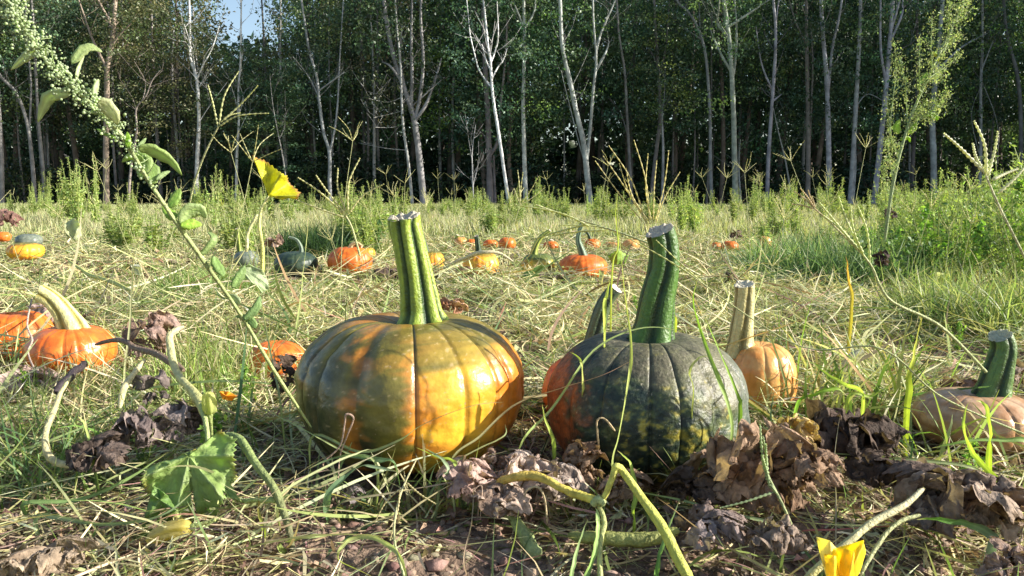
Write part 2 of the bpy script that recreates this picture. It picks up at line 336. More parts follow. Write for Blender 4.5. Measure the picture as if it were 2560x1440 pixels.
# (label, bark, width px, depth, trunk path, limbs, crown index, crown dz, branchy)
TREES = [
 ('grey trunk standing at the left edge of the photo', GREY, 13, 38, [(6,530),(4,400),(0,290),(-8,150),(-12,0)], [], 0, 1),
 ('grey tree at the left edge whose upper stem bends left', GREY, 11, 38.5, [(90,530),(80,400),(70,311),(43,233),(0,183),(-40,80)], [[(72,330),(76,200),(66,90),(70,0)]], 2, 1),
 ('straight slim grey trunk just right of the left bent tree', GREY, 10, 39, [(114,530),(106,400),(100,310),(97,200),(93,60)], [], 3, 1),
 ('large tan trunk forking high among thin brown foliage', (.34,.27,.21), 16, 37.5, [(268,540),(265,400),(266,240),(266,165),(275,110),(280,40),(283,-30)], [[(266,170),(245,130),(217,80),(190,20)],[(268,120),(295,90),(330,60)],[(276,60),(255,20),(235,-20)]], 4, 1),
 ('crooked little tree with zigzag branches right of tan trunk', (.33,.28,.25), 8, 37, [(322,540),(327,420),(344,330),(345,275),(372,240),(388,205),(410,180)], [[(345,275),(330,245),(318,200)],[(360,250),(362,205),(355,160)],[(380,215),(420,200),(455,190)]], 4, 0),
 ('white birch with wide open fork at its top, left of centre', WHITE, 11, 37.5, [(491,540),(493,400),(496,300),(491,215),(483,180),(470,140),(468,80)], [[(491,200),(508,160),(525,120),(540,60)],[(497,312),(525,262),(568,205)],[(484,180),(480,130),(478,70)],[(492,215),(520,180)]], 5, 1),
 ('thin white birch with bushy bare twigs at mid height', WHITE, 8, 38.5, [(590,500),(592,400),(597,300),(595,230),(600,150)], [[(597,300),(588,250),(586,215)],[(597,290),(607,245),(606,210)],[(597,330),(615,290),(625,270)]], 0, 1),
 ('very thin grey sapling leaning left behind the yellow leaf', GREY, 5, 37, [(722,480),(708,400),(696,330),(685,260),(680,190)], [[(700,350),(712,310),(715,290)]], 1, 0),
 ('grey tree forking low into two upright stems, Y shaped', (.34,.35,.35), 11, 37.8, [(826,530),(824,450),(823,380),(808,330),(797,250),(790,190),(770,120)], [[(823,382),(837,320),(842,250),(843,170),(846,80),(850,-20)],[(795,240),(770,190),(745,150)],[(842,220),(860,180)]], 1, 1),
 ('thin pale trunk with long bare side branches pointing left', (.42,.42,.40), 8, 37.2, [(1032,530),(1020,400),(1008,320),(1003,240),(1000,160),(990,60)], [[(1012,378),(960,370),(890,355)],[(1006,315),(980,318),(945,322)],[(1005,282),(975,285),(940,298)],[(1002,250),(970,255),(930,252)]], 0, 1),
 ('thick grey trunk with a fan of bare limbs left of the birches', (.30,.29,.29), 19, 37.6, [(1060,540),(1052,430),(1040,330),(1030,280),(1015,235),(995,180),(975,110),(960,20)], [[(1040,300),(1050,240),(1060,150),(1055,60),(1060,-20)],[(1036,300),(1065,260),(1085,200),(1100,140)],[(1025,265),(1030,200),(1028,100),(1030,0)],[(1010,225),(1000,150),(1005,60)],[(1050,260),(1080,220),(1110,190)],[(1000,195),(975,165),(950,150)]], 4, 1),
 ('twin brown grey trunk right behind the leaning white birch', (.25,.22,.22), 18, 39, [(1226,530),(1223,400),(1219,280),(1214,190),(1210,80),(1207,-20)], [[(1232,400),(1245,350),(1252,260),(1264,150),(1268,60)],[(1238,530),(1236,450),(1235,390)],[(1216,380),(1211,340),(1180,320)]], 1, 1),
 ('bright white birch leaning left with a forked crown', (.78,.78,.77), 10, 36.8, [(1274,545),(1262,440),(1246,330),(1232,240),(1226,150),(1222,130)], [[(1228,222),(1200,180),(1190,150),(1176,90),(1172,50)],[(1228,196),(1243,170),(1258,150),(1268,120)],[(1228,165),(1240,120),(1246,90),(1243,10)],[(1227,190),(1215,150),(1205,110)]], 6, 1),
 ('brown trunk between the leaning birch and straight pale one', BROWN, 13, 40, [(1284,500),(1272,400),(1276,300),(1272,200),(1270,80)], [[(1275,330),(1290,240),(1295,160)]], 3, 1),
 ('tall straight pale trunk in the centre of the wood', (.48,.50,.46), 13, 38, [(1314,525),(1311,400),(1308,280),(1309,200),(1311,100),(1309,-30)], [[(1310,60),(1290,20),(1280,-10)],[(1311,70),(1335,30),(1340,-20)]], 7, 1),
 ('tiny bare sapling with upturned branches in front of centre wood', (.40,.40,.40), 5, 36.5, [(1184,540),(1182,460),(1180,380),(1188,310)], [[(1182,465),(1176,440)],[(1182,465),(1193,420),(1205,385)],[(1182,400),(1170,340)]], None, 0),
 ('pale grey tree splitting into three tall stems, right of centre', (.40,.42,.39), 17, 37.5, [(1476,530),(1467,430),(1457,350),(1440,280),(1425,210),(1405,120),(1400,30)], [[(1466,412),(1450,365),(1430,290),(1408,205),(1402,180)],[(1468,420),(1476,320),(1483,220),(1490,150),(1482,60),(1480,-20)],[(1488,180),(1515,130),(1525,100)],[(1487,150),(1500,90),(1530,20)]], 2, 1),
 ('slim greyish trunk right of the three-stemmed tree', GREY, 9, 38.6, [(1580,500),(1572,370),(1566,270),(1560,180),(1545,90)], [[(1570,330),(1552,280)]], 6, 1),
 ('dark leaning trunk beside a paler one, behind right pumpkin stem', (.24,.22,.21), 12, 38.8, [(1627,490),(1638,400),(1650,300),(1648,190),(1640,90),(1636,-10)], [[(1650,200),(1665,120),(1670,40)],[(1645,170),(1625,120)]], 0, 1),
 ('pale slim trunk crossing the dark leaning one at mid height', (.38,.38,.38), 9, 38.2, [(1656,500),(1658,380),(1657,290),(1664,240),(1668,150)], [], 3, 0),
 ('slim grey tree with its upper stem sweeping left', (.33,.34,.34), 10, 38.3, [(1779,520),(1776,400),(1775,311),(1766,155),(1747,78),(1720,31),(1690,0)], [[(1750,90),(1748,0)],[(1730,115),(1700,62)]], 1, 1),
 ('shaded brown trunk left of the pale green three-forked tree', BROWN, 14, 40, [(1802,500),(1808,400),(1808,280),(1805,150),(1806,20)], [], 7, 1),
 ('big pale green mossy trunk forking into three rising limbs', (.42,.46,.38), 16, 37.3, [(1838,545),(1837,420),(1834,300),(1829,195),(1823,110),(1808,0),(1800,-60)], [[(1830,200),(1841,130),(1845,40),(1843,-30)],[(1827,190),(1803,135),(1788,90),(1782,60)],[(1843,55),(1870,35),(1910,8)],[(1815,100),(1795,60),(1790,30)]], 2, 1),
 ('thin pale pole trunk just behind the mossy trunk', (.40,.42,.40), 7, 38, [(1853,520),(1847,420),(1844,350)], [], None, 0),
 ('slim bluish trunk forking only at the top of the photo', (.40,.39,.43), 11, 37.6, [(1917,525),(1921,400),(1928,270),(1935,150),(1935,70),(1928,0)], [[(1935,66),(1948,0)],[(1922,230),(1905,160),(1893,60)],[(1930,260),(1955,235)]], 3, 1),  # blue of the shade mixed into the bark colour
 ('broken thin trunk leaning at a slant between two upright trunks', (.36,.37,.34), 6, 37.4, [(1984,480),(1965,410),(1945,330),(1930,265)], [], None, 0),
 ('tan grey double trunk standing side by side', (.31,.28,.25), 13, 38.4, [(2020,500),(2021,350),(2019,200),(2018,80),(2019,-30)], [[(2030,420),(2030,250),(2032,150),(2026,60)],[(2015,105),(1990,55),(1980,0)]], 0, 1),
 ('tall tree with a slender V fork high up, bluish bark', (.42,.42,.45), 15, 37.4, [(2071,530),(2072,400),(2068,230),(2062,150),(2055,70),(2050,-30)], [[(2070,235),(2082,120),(2092,50),(2098,-30)]], 6, 1),  # bark colour carries the bluish tint of shade
 ('straight pale pair of trunks right of the V forked tree', (.42,.43,.43), 14, 37.6, [(2124,530),(2132,400),(2140,240),(2147,90),(2150,-30)], [[(2132,500),(2140,400),(2144,260)],[(2140,260),(2170,235),(2195,260)]], 1, 1),
 ('stout bluish trunk leaning right, with dividing top', (.42,.42,.46), 15, 37.2, [(2184,520),(2200,370),(2214,250),(2226,130),(2237,0),(2242,-50)], [[(2236,95),(2255,40),(2280,0)],[(2206,220),(2203,120),(2202,0)],[(2237,70),(2248,10)]], 7, 1),  # bluish shade tint painted into this bark
 ('mottled pale trunk seen behind the tall feathery weed', (.42,.45,.45), 17, 37.8, [(2335,520),(2334,400),(2332,290),(2342,180),(2352,90),(2362,-20)], [[(2345,180),(2370,150),(2420,110),(2500,70)]], 2, 1),
 ('dim narrow trunk in shade left of the mottled trunk', (.20,.18,.18), 11, 39.5, [(2278,500),(2285,350),(2292,200),(2290,50)], [], 0, 1),
 ('slim pale trunk in the shade near the right edge', (.36,.37,.36), 9, 38, [(2450,500),(2452,350),(2454,220),(2460,100),(2462,-20)], [[(2410,385),(2430,290),(2452,220)],[(2465,200),(2495,310),(2502,420)],[(2460,165),(2485,100)]], 1, 1),
 ('dark trunk standing closest to the right edge', (.2,.2,.2), 12, 38.5, [(2548,500),(2553,350),(2545,200),(2520,100),(2510,20)], [], 3, 1),
]
def add_twigs(mb, pts, rad, col, n, L=1.4):
    m = len(pts)
    for _ in range(n):
        k = int(m*(.35+.62*random.random())); k = min(k, m-2)
        p = pts[k]; a = random.random()*6.283; el = .5+.5*random.random(); ln = L*(.4+random.random())
        d = np.array((math.cos(a)*math.cos(el), math.sin(a)*math.cos(el)*.6, math.sin(el)))
        q = np.array([p, p+d*ln*.5+RNG.normal(size=3)*.06, p+d*ln+np.array((0, 0, .15*ln))+RNG.normal(size=3)*.12])
        q = smooth_path(q, 5); tube(mb, q, np.linspace(min(rad[k]*.35, .03), .008, 5), 3, col, cap=False)
        if random.random() < .6:
            b = q[2]; d2 = d+RNG.normal(size=3)*.6; q2 = np.array([b, b+d2*ln*.25, b+d2*ln*.5+(0, 0, .1)])
            tube(mb, q2, [.013, .009, .006], 3, col, cap=False)
for lab, bark, wpx, d, tr, limbs, ci, full in TREES:
    if tr[0][0] > 1500: bark = tuple(v*.8 for v in bark)  # shade on the right-hand trunks is put into their bark colour
    base = P(tr[0][0], tr[0][1], d); base = np.array((base[0], d, -.1))
    pts = path_world(tr, d); pts[0] = base
    top = pts[-1]; dirn = (pts[-1]-pts[-2]); dirn /= np.linalg.norm(dirn)
    if full:
        dirn = dirn*.6+np.array((0, 0, .6)); pts = np.vstack([pts, top+dirn*1.6, top+dirn*3.2])
    pts[1:, 1] += np.linspace(0, .6*random.uniform(-1, 1), len(pts)-1)
    n = 34; sp_ = smooth_path(pts, n)
    r0 = wpx/2/FPX*d*.84; tt = np.linspace(0, 1, n)
    rad = r0*(1.08-.62*tt)*(1+.25*np.exp(-tt*22)); rad = rad if full else rad*(1-.45*tt)
    t = empty('forest_tree', base, lab, 'tree', 'trees along the front edge of the wood')
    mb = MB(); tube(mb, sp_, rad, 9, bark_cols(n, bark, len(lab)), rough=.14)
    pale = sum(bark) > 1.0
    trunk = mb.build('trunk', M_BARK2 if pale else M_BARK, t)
    tw = MB(); add_twigs(tw, sp_, rad, np.asarray(bark)*.6, 9 if full else 5)
    for lb in limbs:
        lp = path_world(lb, d); lp[1:, 1] += np.linspace(.05, random.uniform(-.9, .9), len(lp)-1)
        if lb[-1][1] < 60:
            dd = (lp[-1]-lp[-2]); dd /= np.linalg.norm(dd); lp = np.vstack([lp, lp[-1]+dd*1.6])
        # start on the trunk's own axis
        k = np.argmin(((sp_-lp[0])**2).sum(1))
        if lb[0][1] < 480 and len(lb) > 1 and np.linalg.norm(sp_[k]-lp[0]) < 1.0: lp[0] = sp_[k]
        elif lb[0][1] >= 480: lp[0][2] = -.1
        q = smooth_path(lp, 14); rr = min(rad[k]*.68, r0*.62)
        if lb[-1][1] > 150 and abs(lb[0][0]-lb[-1][0]) > 25: rr *= .45
        mb = MB(); tube(mb, q, np.linspace(rr, rr*.35, 14), 7, bark_cols(14, bark, 3), rough=.12); mb.build('limb', M_BARK2 if pale else M_BARK, t)
        add_twigs(tw, q, np.linspace(rr, rr*.35, 14), np.asarray(bark)*.7, 5, .9)
    tag(tw.build('twigs', M_BARK, t), kind='stuff')
    if ci is not None:
        me, cc = fronts[ci]
        c = link('crown', me); c.parent = t; tp = sp_[int(n*.75)]
        c.location = (tp[0]-base[0], .9, 0.1); c.rotation_euler = (0, 0, random.random()*6.28)
        s = random.uniform(.8, 1.0); c.scale = (s, s, (random.uniform(.9, 1.05) if full else .72)*(.60 if 440 < tr[0][0] < 740 else 1))

def make_wood_tree(idx):
    me, cc, h = crowns[idx]
    t = empty('wood_tree', (0, 0, 0), 'dark leafy tree deep in the shaded wood behind the front trunks', 'tree', 'trees deep in the wood')
    hh = h*.95; n = 10; z = np.linspace(-.2, hh, n); ph = random.random()*6
    pts = np.stack([.25*np.sin(z*.35+ph)-.25*math.sin(ph), .2*np.sin(z*.27+2), z], -1)
    mb = MB(); tube(mb, pts, np.linspace(.17, .04, n), 7, bark_cols(n, DARK if idx % 2 else BROWN, idx), rough=.15); mb.build('trunk', M_BARK, t)
    tw = MB(); add_twigs(tw, smooth_path(pts, 24), np.linspace(.15, .04, 24), (.10, .09, .08), 26, 2.0); tag(tw.build('twigs', M_BARK, t), kind='stuff')
    c = link('crown', me); c.parent = t
    return t
protos = [make_wood_tree(k) for k in range(len(crowns))]
used = set()
def put_tree(k, x, y, s, sz=1.0, lab=None, group=None):
    if k in used: t = copy_tree(protos[k])
    else: t = protos[k]; used.add(k)
    t.location = (x, y, 0); t.rotation_euler = (0, 0, random.random()*6.28); t.scale = (s, s, s*sz)
    if lab: t['label'] = lab; t['group'] = group
    else:
        w = 'left third' if x < -.22*y else ('middle' if x < .22*y else 'right third')
        t['label'] = 'dark leafy tree deep in the shaded wood, %s of the photo' % w; t['group'] = 'deep wood trees, '+w
for row, (D, sp, xr) in enumerate(((42.5, 2.6, 34), (47, 2.6, 40), (52.5, 3.0, 46))):
    x = -xr
    while x < xr:
        left = x < -9
        if row == 0: k = random.choice([3, 5, 4, 3, 0] if left else ([0, 1, 4, 5, 2] if x < 8 else [2, 0, 4, 6, 1]))
        else: k = random.choice([0, 1, 2, 6, 5, 4])
        s = random.uniform(.9, 1.12)
        szz = 1.0 if row == 0 else 1.15
        if -.42 < x/D < -.27:          # the low gap in the roof of the wood where sky shows
            s = random.uniform(.68, .76) if row == 0 else random.uniform(.70, .80)
            k = {6: 3, 1: 3, 0: 4}.get(k, k)
            szz = min(1.0, 9.6*(D/42)/(crowns[k][2]*s))
        put_tree(k, x+random.uniform(-.6, .6), D+random.uniform(-1.3, 1.3), s, szz)
        x += sp*random.uniform(.8, 1.2)
# unseen trees added on the right to throw shade over the trunks
for q in range(15):
    f = q/14; put_tree(random.choice([1, 6, 0]), 28.5+16*f+random.uniform(-1, 1), 35.5+3.5*(q % 3-1)*(.5+.5*f)+random.uniform(-.5, .5), random.uniform(1.0, 1.15), 1.0,
                       'unseen tall tree added on the right to shade the trunks', 'unseen trees added on the right for shade')
# bare inner trunks, dim, individually visible between the front trees
ptk = []
for q in range(5):
    t = empty('bare_trunk_tree', (0, 0, 0), 'dim slim bare trunk inside the shaded wood', 'tree', 'bare trunks inside the wood')
    n = 12; z = np.linspace(-.2, 11.5, n); a = random.uniform(-.05, .05)
    pts = np.stack([a*z+.18*np.sin(z*.5+q*2)-.18*math.sin(q*2), .1*np.sin(z*.4), z], -1)
    mb = MB(); tube(mb, pts, np.linspace(.13, .05, n), 7, bark_cols(n, [(.24,.22,.21),(.14,.13,.12),(.28,.28,.27),(.18,.17,.16),(.34,.34,.33)][q], q), rough=.12); mb.build('trunk', M_BARK, t)
    tw = MB(); add_twigs(tw, smooth_path(pts, 24), np.linspace(.1, .04, 24), (.11, .10, .09), 12, 1.1); tag(tw.build('twigs', M_BARK, t), kind='stuff')
    ptk.append(t)
for q in range(76):
    t = ptk[q] if q < 5 else copy_tree(ptk[q % 5])
    t.location = (random.uniform(-29, 29), random.uniform(39.5, 46), 0); t.rotation_euler = (0, 0, random.random()*6.28)
    s = random.uniform(.4, .85); t.scale = (s, s, random.uniform(.7, 1.05))
# understory shrubs
def shrub_mesh(pal, n=1500):
    mb = MB(); a = RNG.random(n)*6.28; r = 1.3*RNG.random(n)**.6; z = 2.0*RNG.random(n)**.8*(1-.4*(r/1.3)**2)
    c = np.stack([r*np.cos(a), r*np.sin(a), z], -1); sz = .13*(.6+.8*RNG.random(n))
    leaves(mb, c, runit(n, .8), runit(n), sz, sz*.6, pick(pal, n, .25), .15, .15); return mb.mesh('foliage', False)
shr = []
for pal in (BLUES, GREENS, GREENS+LIMES):
    me = shrub_mesh(pal); me.materials.append(M_TREE)
    t = empty('understory_shrub', (0, 0, 0), 'low dark shrub growing under the trees of the wood', 'shrub', 'shrubs under the trees')
    f = link('foliage', me); f.parent = t
    mb = MB()
    for q in range(6):
        a = q*1.05; e = np.array((math.cos(a)*.7, math.sin(a)*.7, 1.5)); tube(mb, smooth_path([(0, 0, -.1), e*.45+(0, 0, .2), e], 6), np.linspace(.03, .008, 6), 4, (.12, .1, .08), cap=False)
    tag(mb.build('branches', M_BARK, t), kind='stuff'); shr.append(t)
for q in range(110):
    t = shr[q] if q < 3 else copy_tree(shr[q % 3])
    xx = random.uniform(-32, 32); t['label'] = 'low dark shrub under the trees of the wood, %s half' % ('left' if xx < 0 else 'right'); t['group'] = 'shrubs under the trees, %s half' % ('left' if xx < 0 else 'right')
    t.location = (xx, random.uniform(39.5, 50), 0); t.rotation_euler = (0, 0, random.random()*6.28)
    s = random.uniform(.6, 1.7); t.scale = (s, s, s*random.uniform(.7, 1.1))
# the far depth of the wood reads as one dark mass
mb = MB(); n = 95000
c = np.stack([RNG.uniform(-60, 60, n), RNG.uniform(57, 74, n), 17*RNG.random(n)**1.05], -1)
gapx = (c[:, 0]/c[:, 1] > -.43) & (c[:, 0]/c[:, 1] < -.27)
c[:, 2] *= np.where(gapx, .70, 1.1)
sz = .55*(.6+.8*RNG.random(n))*np.where(c[:, 2] < 5, 1.25, 1); leaves(mb, c, runit(n, .3), runit(n), sz, sz*.7, pick(GREENS+BLUES, n, .3), .15, .15)
tag(mb.build('distant_wood', M_TREE, smooth=False), 'dark leafy depth of the wood behind all the trunks', 'woodland', kind='stuff')

# ------------------------------------------------------------------ pumpkins
ORG = (.66, .16, .02); ORG2 = (.78, .25, .028); YEL = (.82, .46, .04); DG = (.028, .055, .028); OLV = (.17, .16, .03); BLK = (.018, .03, .026); TAN = (.60, .36, .20)
def col_orange(u, v, w, q):
    c = mixc((.60, .125, .018), (.72, .19, .024), sstep(.35, .65, fbm(q*6, 3, 2))); return mixc(c, (.6, .13, .02), .35*sstep(.5, .8, fbm(q*11, 3, 4)))
def col_pale(u, v, w, q):
    return mixc((.66, .27, .06), (.74, .40, .13), sstep(.3, .7, fbm(q*5, 3, 2)))
def col_yellow(u, v, w, q):
    c = mixc(YEL, ORG2, sstep(.4, .7, fbm(q*5, 3, 2))); return mixc(c, OLV, sstep(.55, .9, v+.5*(fbm(q*7, 3, 8)-.5)))
def col_yelgreen(u, v, w, q):
    c = mixc(YEL, (.5, .42, .06), sstep(.3, .6, fbm(q*5, 3, 2))); return mixc(c, (.10, .13, .03), sstep(.1, .6, v+.8*(fbm(q*6, 3, 8)-.5)))
def col_green(u, v, w, q):
    return mixc((.022, .042, .030), (.05, .075, .04), sstep(.35, .7, fbm(q*7, 4, 2)))
def col_grey(u, v, w, q):
    return mixc((.10, .13, .10), (.20, .22, .17), sstep(.35, .7, fbm(q*7, 4, 2)))
def col_tan(u, v, w, q):
    return mixc((.38, .20, .09), (.52, .33, .19), sstep(.35, .7, fbm(q*5, 4, 2)))
RIBK = 0
def col_one(u, v, w, q):
    an = np.arctan2(q[..., 0], -q[..., 1])
    st = lambda fa, fv, sd_: fbm(np.stack([an*fa, v*fv, 0*v], -1), 4, sd_)-.5
    n1 = st(5, 1.3, 1); n2 = st(10, 4.0, 4); n3 = fbm(q*26, 3, 9)-.5; n4 = st(16, 8, 8)
    rb = vnoise(np.stack([RIBK*7.3+.5, 0*v, 0*v], -1))-.5                 # each rib has its own tint
    warm = mixc(ORG2, YEL, sstep(-.12, .16, n1+.55*(u-.20)+.6*n2+.25*rb))
    warm = mixc(warm, (.60, .46, .06), sstep(-.25, -.85, v+n1*.8)*sstep(-.05, .3, u)*.7)
    warm = mixc(warm, ORG, sstep(.55, .85, u+.3*n1)*.8)
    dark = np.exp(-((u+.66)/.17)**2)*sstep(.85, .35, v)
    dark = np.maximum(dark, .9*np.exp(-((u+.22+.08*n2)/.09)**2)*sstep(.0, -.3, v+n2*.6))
    grn = mixc((.155, .145, .028), (.026, .050, .022), np.clip(dark*1.2+1.2*n1+1.3*n2+.4*rb+.18, 0, 1))
    g = sstep(.14, -.10, u+.6*n1+.7*n2+.2*rb)*.97
    top = sstep(.22, .62, v+.7*n1+.8*n2-.22*np.clip(u, 0, 1)+.25*rb)*.93; low = sstep(-.70, -1.0, v+.3*n1)*.75
    g = np.maximum(g, np.maximum(top, low))
    fleck = sstep(-.02, .16, n2+.7*n4+.35*rb)*np.exp(-((u+.34)/.15)**2)*.42+sstep(.08, .22, n2+n4)*.12
    g = np.clip(g*(1-fleck*(1-dark*.75)), 0, 1)
    grn = mixc(grn, (.12, .13, .035), sstep(-.80, -.97, u)*.7)
    c = mixc(warm, grn, g)*(.95+.7*n4+.5*n3)[..., None]
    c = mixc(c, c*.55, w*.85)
    c = mixc(c, (.50, .36, .20), sstep(.20, .27, n3)*.5)
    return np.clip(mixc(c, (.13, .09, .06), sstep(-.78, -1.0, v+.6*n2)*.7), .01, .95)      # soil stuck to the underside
def col_two(u, v, w, q):
    n1 = fbm(q*np.array((8, 8, 6)), 4, 3)-.5; n2 = fbm(q*14, 4, 6)-.5; n3 = fbm(q*30, 3, 2)-.5
    grn = mixc((.014, .028, .022), (.085, .115, .045), sstep(-.2, .22, n2*1.0+n3*.4+.25*u+.02))
    grn = mixc(grn, (.15, .13, .08), sstep(.25, .75, v+.5*u+n1)*.7)
    grn = mixc(grn, (.10, .13, .115), sstep(.6, .9, u)*.7)  # greyish sheen on the right flank, painted into the skin colour
    yel = sstep(.10, .30, n2*1.0+n3*.5+n1*.4+.09-.1*np.abs(u)-.25*np.clip(v, 0, 1))*sstep(-.5, -.3, u)*sstep(.85, .6, u)
    c = mixc(grn, (.36, .30, .045), yel*.85)
    c = mixc(c, (.34, .10, .03), sstep(-.68, -.95, u+.4*n1+.3*n2))
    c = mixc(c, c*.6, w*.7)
    c = c*(.95+.9*(fbm(q*40, 2, 12)-.5))[..., None]; c = mixc(c, (.30, .28, .20), sstep(.20, .28, n3)*.45)
    return np.clip(mixc(c, (.13, .09, .06), sstep(-.75, -1.0, v+.6*n2)*.7), .01, .9)
def stem_part(root, path, rads, lobes, cg, cl, sides=40, n=30, amp=.20, cutc=(.75, .66, .50), cut=True, twist=.5):
    pts = smooth_path(path, n); rads = np.interp(np.linspace(0, 1, n), np.linspace(0, 1, len(rads)), rads)
    th = np.linspace(0, 2*math.pi, sides, endpoint=False); ph = th[None, :]+twist*np.linspace(0, 1, n)[:, None]
    ridge = np.abs(np.cos((lobes*th+.9*np.sin(th*2+1)+.5*np.sin(th*3))/2))[None, :]**.8+0*ph
    nz = fbm(np.stack([np.broadcast_to(np.cos(th)*3, ph.shape), np.broadcast_to(np.sin(th)*3, ph.shape), np.broadcast_to(np.linspace(0, 9, n)[:, None], ph.shape)], -1), 4, lobes)
    T, U, B = frames(pts)
    R = rads[:, None]*(1+amp*1.25*(ridge-.62)+.12*(nz-.5))
    V = pts[:, None, :]+R[..., None]*(np.cos(ph)[..., None]*U[:, None, :]+np.sin(ph)[..., None]*B[:, None, :])
    V[-1] += T[-1]*(rads[-1]*(.5*(nz[-1]-.45)+.28*np.cos(th-.6)))[:, None]; V[-2] += T[-1]*(rads[-1]*.14*np.cos(th-.6))[:, None]
    stk = fbm(np.stack([np.broadcast_to(np.cos(th)*14, ph.shape), np.broadcast_to(np.sin(th)*14, ph.shape), np.broadcast_to(np.linspace(0, 3, n)[:, None], ph.shape)], -1), 3, lobes+2)-.5
    f = np.clip(sstep(.30, .95, ridge)*.9+stk*1.1+(nz-.5)*.3, 0, 1)
    C = mixc(cg, cl, f)
    i = np.arange(n-1)[:, None]*sides; j = np.arange(sides)[None, :]; j2 = (j+1) % sides
    mb = MB(); mb.add(V, np.stack([i+j, i+j2, i+sides+j2, i+sides+j], -1).reshape(-1, 4), C)
    st = mb.build('stem', M_STEM, root)
    # ragged pale cut face: concentric rings, sunken in the middle, with a torn rim
    mb = MB(); rings = [1.0, .93, .7, .4, .12]; VV = []; ctr = pts[-1]
    for q, rr in enumerate(rings):
        nn = fbm(np.stack([np.cos(th)*4*rr, np.sin(th)*4*rr, th*0+q], -1), 3, 4)-.5
        off = (.002*0+.0006)+0*nn if q == 0 else rads[-1]*(.10*(q == 1)-.16*(q > 2)+.45*nn)
        VV.append(ctr+(V[-1]-ctr)*rr*(1.015 if q == 0 else 1)+T[-1][None, :]*off[:, None])
    VV = np.array(VV); m = len(rings); i = np.arange(m-1)[:, None]*sides
    cc = np.asarray(cutc)[None, :]*(.75+.5*fbm(VV.reshape(-1, 3)*300, 3))[:, None]
    mb.add(VV, np.stack([i+j, i+j2, i+sides+j2, i+sides+j], -1).reshape(-1, 4), cc)
    mb.add(VV[-1], np.arange(sides)[None, :], cc[-sides:])
    mb.build('cut_end', M_CUT, st)
    return st
def pumpkin(label, px, py, wpx, hpx, d, colf, ribs=18, seed=1, res=(96, 48), stem=None, amp=.06, tilt=(0, 0), group='pumpkins lying in the field', skin=None, boxy=.85, lob=5, cg=(.03, .07, .015), cl=(.30, .36, .06), cutc=(.62, .52, .38), ramp=.2):
    c = P(px, py, d); R = wpx/2/FPX*d/CP*.985; H = hpx/2/FPX*d/CP
    c[2] = max(c[2], H*.9+float(gh(c[0], c[1]))-.012)
    t = empty('pumpkin', (c[0], c[1], c[2]-H), label, 'pumpkin', group)
    nt, npz = res
    th = np.linspace(0, 2*math.pi, nt, endpoint=False)[None, :]; ph = np.linspace(-math.pi/2, math.pi/2, npz)[:, None]
    tw = th+.12*np.sin(th*3+seed)+.08*np.sin(th*7+seed*2)
    cp = np.cos(ph)**boxy; s = np.sign(np.sin(ph))*np.abs(np.sin(ph))**.92
    groove = .55*(1-np.abs(np.sin(tw*ribs/2))**.55)+.45*np.exp(-(np.sin(tw*ribs/2)/.14)**2)   # 1 in the crease                  # 1 in the crease
    wv = .5+.5*np.sin(tw*ribs/2*.5+seed)
    r = R*cp*(1-amp*groove*(.6+.5*wv)*np.ones_like(ph)); z = H*s*(1-.35*amp*groove)
    rn = cp
    z = z-np.sign(s)*(np.where(s > 0, .17, .12))*H*np.exp(-(rn/.30)**2)
    q = np.stack([cp*np.cos(th)*np.ones_like(ph), cp*np.sin(th), s+0*th], -1)
    lump = (fbm(q*2.2, 3, seed)-.5)*.10+(fbm(q*9, 3, seed+3)-.5)*.012
    V = np.stack([r*(1+lump)*np.cos(th), r*(1+lump)*np.sin(th), z*(1+.5*lump)], -1)
    u = V[..., 0]/R; v = V[..., 2]/H; globals()['RIBK'] = np.floor(tw*ribs/2/math.pi)*np.ones_like(ph)
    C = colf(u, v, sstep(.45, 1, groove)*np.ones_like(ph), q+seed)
    if tilt != (0, 0):
        a, b = tilt
        V = V@np.array([[math.cos(a), 0, -math.sin(a)], [0, 1, 0], [math.sin(a), 0, math.cos(a)]])
        V = V@np.array([[1, 0, 0], [0, math.cos(b), math.sin(b)], [0, -math.sin(b), math.cos(b)]])
    i = np.arange(npz-1)[:, None]*nt; j = np.arange(nt)[None, :]; j2 = (j+1) % nt
    mb = MB(); mb.add(V+c, np.stack([i+j, i+j2, i+nt+j2, i+nt+j], -1).reshape(-1, 4), C.reshape(-1, 3))
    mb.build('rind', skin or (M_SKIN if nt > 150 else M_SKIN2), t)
    if stem:
        path = [P(x, y, d+dd) for x, y, dd in stem[0]]; k = d/FPX/2/CP
        stem_part(t, path, [w*k for w in stem[1]], lob, cg, cl, sides=96 if nt > 150 else 30, n=44 if nt > 150 else 18, cutc=cutc, amp=ramp)
    return t
PK = []
def addpk(x, y, r, d): PK.append((x, y, r))
KW1 = dict(cg=(.022, .055, .010), cl=(.30, .40, .05), cutc=(.60, .54, .42), ramp=.26)
